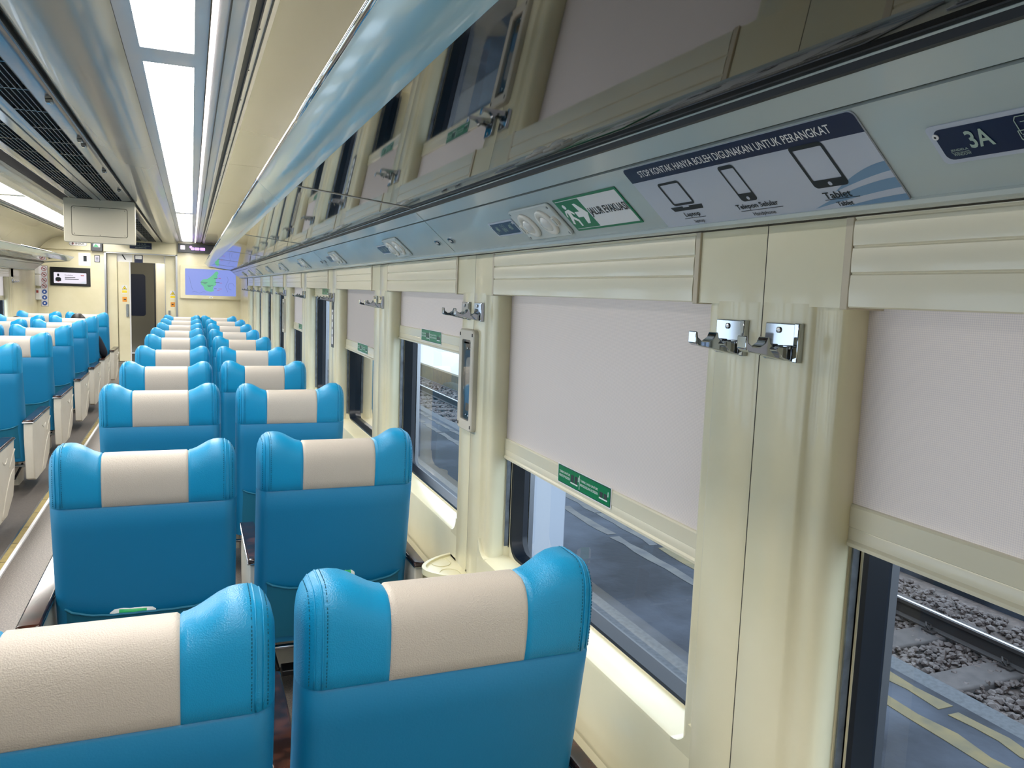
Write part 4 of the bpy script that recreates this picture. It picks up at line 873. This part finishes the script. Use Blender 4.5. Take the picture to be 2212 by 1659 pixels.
# ------------------------------------------------------------------ people
def person(x, y, zs, label, lean=0.0, hair='hair'):
    t = thing('person', (x, y, 0), label, 'person')
    J = {'pel': (0, .06, .43, .13, .11), 'wst': (0, .05, .55, .12, .10), 'chs': (0, .03, .70, .155, .11), 'sho': (0, .03, .77, .13, .09), 'nck': (lean * .3, .04, .82, .052, .052), 'hd0': (lean, .06, .875, .072, .082), 'hd1': (lean, .06, .945, .06, .07),
         'rs': (.17, .03, .755, .06, .06), 're': (.255, .06, .56, .047, .047), 'rw': (.225, .30, .50, .03, .03), 'ls': (-.17, .03, .755, .06, .06), 'le': (-.23, .10, .55, .047, .047), 'lw': (-.10, .30, .46, .03, .03),
         'rh': (.09, .10, .42, .085, .08), 'rk': (.12, .50, .42, .06, .06), 'ra': (.11, .52, .08, .04, .04), 'rt': (.12, .64, .04, .035, .03), 'lh': (-.09, .10, .42, .085, .08), 'lk': (-.12, .50, .42, .06, .06), 'la': (-.11, .52, .08, .04, .04), 'lt': (-.12, .64, .04, .035, .03)}
    E_ = [('pel', 'wst'), ('wst', 'chs'), ('chs', 'sho'), ('sho', 'nck'), ('nck', 'hd0'), ('hd0', 'hd1'), ('sho', 'rs'), ('rs', 're'), ('re', 'rw'), ('sho', 'ls'), ('ls', 'le'), ('le', 'lw'), ('pel', 'rh'), ('rh', 'rk'), ('rk', 'ra'), ('ra', 'rt'), ('pel', 'lh'), ('lh', 'lk'), ('lk', 'la'), ('la', 'lt')]
    for sd, wn_ in ((1, 'rw'), (-1, 'lw')):
        wx, wy, wz = J[wn_][:3]
        J['p%d' % sd] = (wx, wy + .05, wz - .01, .032, .018); E_.append((wn_, 'p%d' % sd))
        for q in range(4): nm = 'f%d%d' % (sd, q); J[nm] = (wx - .027 + .018 * q, wy + .10, wz - .015, .009, .009); J[nm + 'b'] = (wx - .027 + .018 * q, wy + .125 + .006 * (1 if q in (1, 2) else 0), wz - .04, .008, .008); E_ += [('p%d' % sd, nm), (nm, nm + 'b')]
        J['t%d' % sd] = (wx - sd * .045, wy + .06, wz, .009, .009); E_.append(('p%d' % sd, 't%d' % sd))
    ks = list(J); me = bpy.data.meshes.new('body'); me.from_pydata([tuple(J[k][:3]) for k in ks], [(ks.index(a), ks.index(b)) for a, b in E_], [])
    o = bpy.data.objects.new('body', me); C.objects.link(o); o.parent = t
    m_ = o.modifiers.new('skin', 'SKIN'); m_.use_smooth_shade = True; m_2 = o.modifiers.new('sub', 'SUBSURF'); m_2.levels = 1; m_2.render_levels = 2
    if not me.skin_vertices:
        bm = bmesh.new(); bm.from_mesh(me); bm.verts.layers.skin.verify(); bm.to_mesh(me); bm.free()
    for i, k in enumerate(ks): me.skin_vertices[0].data[i].radius = J[k][3:5]; me.skin_vertices[0].data[i].use_root = (k == 'pel')
    me.materials.append(M['cloth'])
    def ball(name, c, r, k, cut=None, par=t):
        bm = bmesh.new(); bmesh.ops.create_uvsphere(bm, u_segments=24, v_segments=16, radius=1)
        for v in bm.verts: v.co = Vector((v.co.x * r[0], v.co.y * r[1], v.co.z * r[2])) + Vector(c)
        mm = bpy.data.meshes.new(name); 
        for f in bm.faces: f.smooth = True
        bm.to_mesh(mm); bm.free(); mm.materials.append(M[k]); ob = bpy.data.objects.new(name, mm); C.objects.link(ob); ob.parent = par; return ob
    f_ = ball('face', (lean, .072, .91), (.070, .086, .095), 'skin'); ball('hair', (lean, .060, .925), (.082, .092, .10), hair)
    ball('nose', (lean, .158, .90), (.011, .014, .017), 'skin', par=f_)
    for s_ in (-1, 1): ball('eye', (lean + s_ * .026, .148, .918), (.009, .006, .005), 'ink', par=f_); ball('ear', (lean + s_ * .078, .065, .90), (.010, .018, .027), 'skin', par=f_)
    mb = MB(); mb.box(lean - .020, lean + .020, .148, .156, .868, .873, 'red'); mb.build('mouth', f_)
    t.scale = (1, 1, zs); return t
person(-1.20, 10.13, .972, 'seated person in black with dark hair, elbow over the aisle armrest on the left side')
person(-1.80, 10.13, .925, 'seated person with dark hair by the left window, only the crown showing')
person(.40, 12.24 - .9, .86, 'seated person with a pale pink head covering at the far end of the right rows', 0, 'pink')

# ------------------------------------------------------------------ outside: platform, track, far platform
mb = MB(); mb.box(1.15, 3.50, -8, 45, -.9, -.55, 'asphalt'); mb.box(3.50, 3.63, -8, 45, -1.2, -.55, 'granite'); mb.box(2.16, 2.44, -8, 45, -.55, -.545, 'granite'); mb.box(1.15, 1.20, -8, 45, -.56, -.546, 'granite'); o = mb.build('platform'); tag(o, 'grey asphalt platform with a pale strip, just outside the windows', 'platform')
def stripe(x, w_, label, seed):
    random.seed(seed); mb = MB(); y = -2.0
    while y < 40:
        L = random.uniform(.5, 1.3); n = 6; pts = []
        up = [(x + w_ / 2 + random.uniform(-.018, .018), y + L * i / n) for i in range(n + 1)]; lo = [(x - w_ / 2 + random.uniform(-.018, .018), y + L * i / n) for i in range(n, -1, -1)]
        mb.ext(up + lo, 'z', -.55, -.547, 'linepaint' if y < 4.2 else 'linefaded'); y += L + random.uniform(.02, .12)
    tag(mb.build('painted_line'), label, 'painted line', 'worn yellow lines on the platform')
stripe(3.40, .075, 'worn yellow line nearest the platform edge', 3); stripe(3.19, .085, 'worn yellow line further in from the platform edge', 5)
mb = MB(); mb.box(3.63, 40, -10, 60, -1.2, -1.12, 'ground'); o = mb.build('track_ground'); tag(o, 'brown ground under the track beside the platform', 'ground')
def rocks(x0, x1, y0, y1, n, smin, smax, seed):
    random.seed(seed); mb = MB(); t_ = (1 + 5 ** .5) / 2
    V = [Vector(v).normalized() for v in ((-1, t_, 0), (1, t_, 0), (-1, -t_, 0), (1, -t_, 0), (0, -1, t_), (0, 1, t_), (0, -1, -t_), (0, 1, -t_), (t_, 0, -1), (t_, 0, 1), (-t_, 0, -1), (-t_, 0, 1))]
    Fc = [(0, 11, 5), (0, 5, 1), (0, 1, 7), (0, 7, 10), (0, 10, 11), (1, 5, 9), (5, 11, 4), (11, 10, 2), (10, 7, 6), (7, 1, 8), (3, 9, 4), (3, 4, 2), (3, 2, 6), (3, 6, 8), (3, 8, 9), (4, 9, 5), (2, 4, 11), (6, 2, 10), (8, 6, 7), (9, 8, 1)]
    for _ in range(n):
        s_ = random.uniform(smin, smax); c = Vector((random.uniform(x0, x1), random.uniform(y0, y1), -1.11 + random.uniform(-.01, .03))); e = (random.uniform(.7, 1.2), random.uniform(.7, 1.2), random.uniform(.5, .9)); a = random.uniform(0, 6.28)
        vs = [Vector((v.x * e[0] * random.uniform(.8, 1.15), v.y * e[1] * random.uniform(.8, 1.15), v.z * e[2])) * s_ for v in V]
        mb.add([c + Vector((v.x * math.cos(a) - v.y * math.sin(a), v.x * math.sin(a) + v.y * math.cos(a), v.z)) for v in vs], Fc, 'ballast')
    return mb
mb = rocks(3.7, 6.1, 2.2, 8.5, 9000, .018, .036, 11); mb.join(rocks(3.7, 6.1, 8.5, 24, 5200, .035, .06, 12)); tag(mb.build('ballast'), 'brown broken stone ballast between and beside the rails', 'ballast', kind='stuff')
rp = [(-.035, 0), (.035, 0), (.035, .012), (.009, .03), (.009, .11), (.034, .12), (.034, .145), (-.034, .145), (-.034, .12), (-.009, .11), (-.009, .03), (-.035, .012)]
for x, nm in ((4.22, 'rail nearest the platform, hidden below its edge'), (5.29, 'steel rail with a bright worn top seen through the nearest window')):
    t = thing('rail', (x, 15, -1.07), nm, 'rail'); MB().ext(rp, 'y', -20, 35, 'railrust').build('rail_body', t); MB().box(-.012, .012, -20, 35, .145, .1475, 'railtop').build('rail_head', t)
sl = MB().box(-.95, .95, -.12, .12, -.08, .02, 'sleeper')
first = None
for k in range(28):
    y = 2.9 + .62 * k
    if first is None: o = sl.build('sleeper', bevel=.015); first = o
    else: o = first.copy(); C.objects.link(o)
    o.location = (4.76, y, -1.09); tag(o, 'concrete sleeper, %s from the nearest window' % (ORD[k] if k < 12 else 'one of the far ones'), 'sleeper', 'concrete sleepers under the track' if k < 12 else 'far concrete sleepers under the track')
for k in range(10):
    y = 2.9 + .62 * k; mb = MB(); mb.tube([(-.06, 0, 0), (-.075, .02, .03), (-.055, .04, .045), (-.03, .02, .03), (-.04, 0, .01)], .009, 'railrust', 6); mb.box(-.09, -.03, -.05, .05, -.012, 0, 'railrust')
    o = mb.build('rail_clip'); o.location = (5.29, y, -1.055); tag(o, 'rusty rail clip at the %s sleeper' % ORD[k], 'rail clip', 'rail clips on the sleepers')
mb = MB(); mb.box(6.3, 11, 9, 50, -1.15, -.74, 'bright'); mb.box(6.28, 6.42, 9, 50, -1.1, -.735, 'linepaint'); mb.box(6.0, 6.3, 12.5, 15, -1.15, -.93, 'bright'); tag(mb.build('far_platform'), 'pale platform across the track with a yellow edge and a step', 'platform')
mb = MB(); mb.box(6.3, 12, -8, 9, -1.14, -1.06, 'asphalt'); tag(mb.build('pavement'), 'flat pavement beyond the ballast', 'pavement')
t = thing('metal_stand', (7.3, 20.5, -.74), 'low metal frame stand on the platform across the track', 'stand'); mb = MB()
for a in (-.35, .35):
    for b in (-.35, .35): mb.tube([(a, b, 0), (a, b, .45)], .02, 'darkgrey', 6)
for z in (.05, .45):
    L = [(-.35, -.35, z), (.35, -.35, z), (.35, .35, z), (-.35, .35, z), (-.35, -.35, z)]; mb.tube(L, .02, 'darkgrey', 6)
mb.build('frame', t); MB().tube([(0, 0, .45), (0, 0, 1.6)], .04, 'darkgrey', 8).build('post', t)
for k, (x, y) in enumerate(((2.42, 5.42), (3.05, 12.9), (3.05, 19.3), (3.05, 25.6))):
    t = thing('platform_column', (x, y, -.55), 'white square column on the platform, %s from the camera' % ORD[k], 'column', 'white columns on the platform')
    MB().box(-.15, .15, -.28, .28, 0, 3.9, 'bright').build('shaft', t, bevel=.01)
    if k: MB().box(-.18, .18, -.31, .31, 0, .25, 'concrete').build('plinth', t)
mb = MB(); mb.box(14, 14.5, -15, 60, -1.1, 2.2, 'concrete'); tag(mb.build('boundary_wall'), 'grey wall beyond the far platform', 'wall')
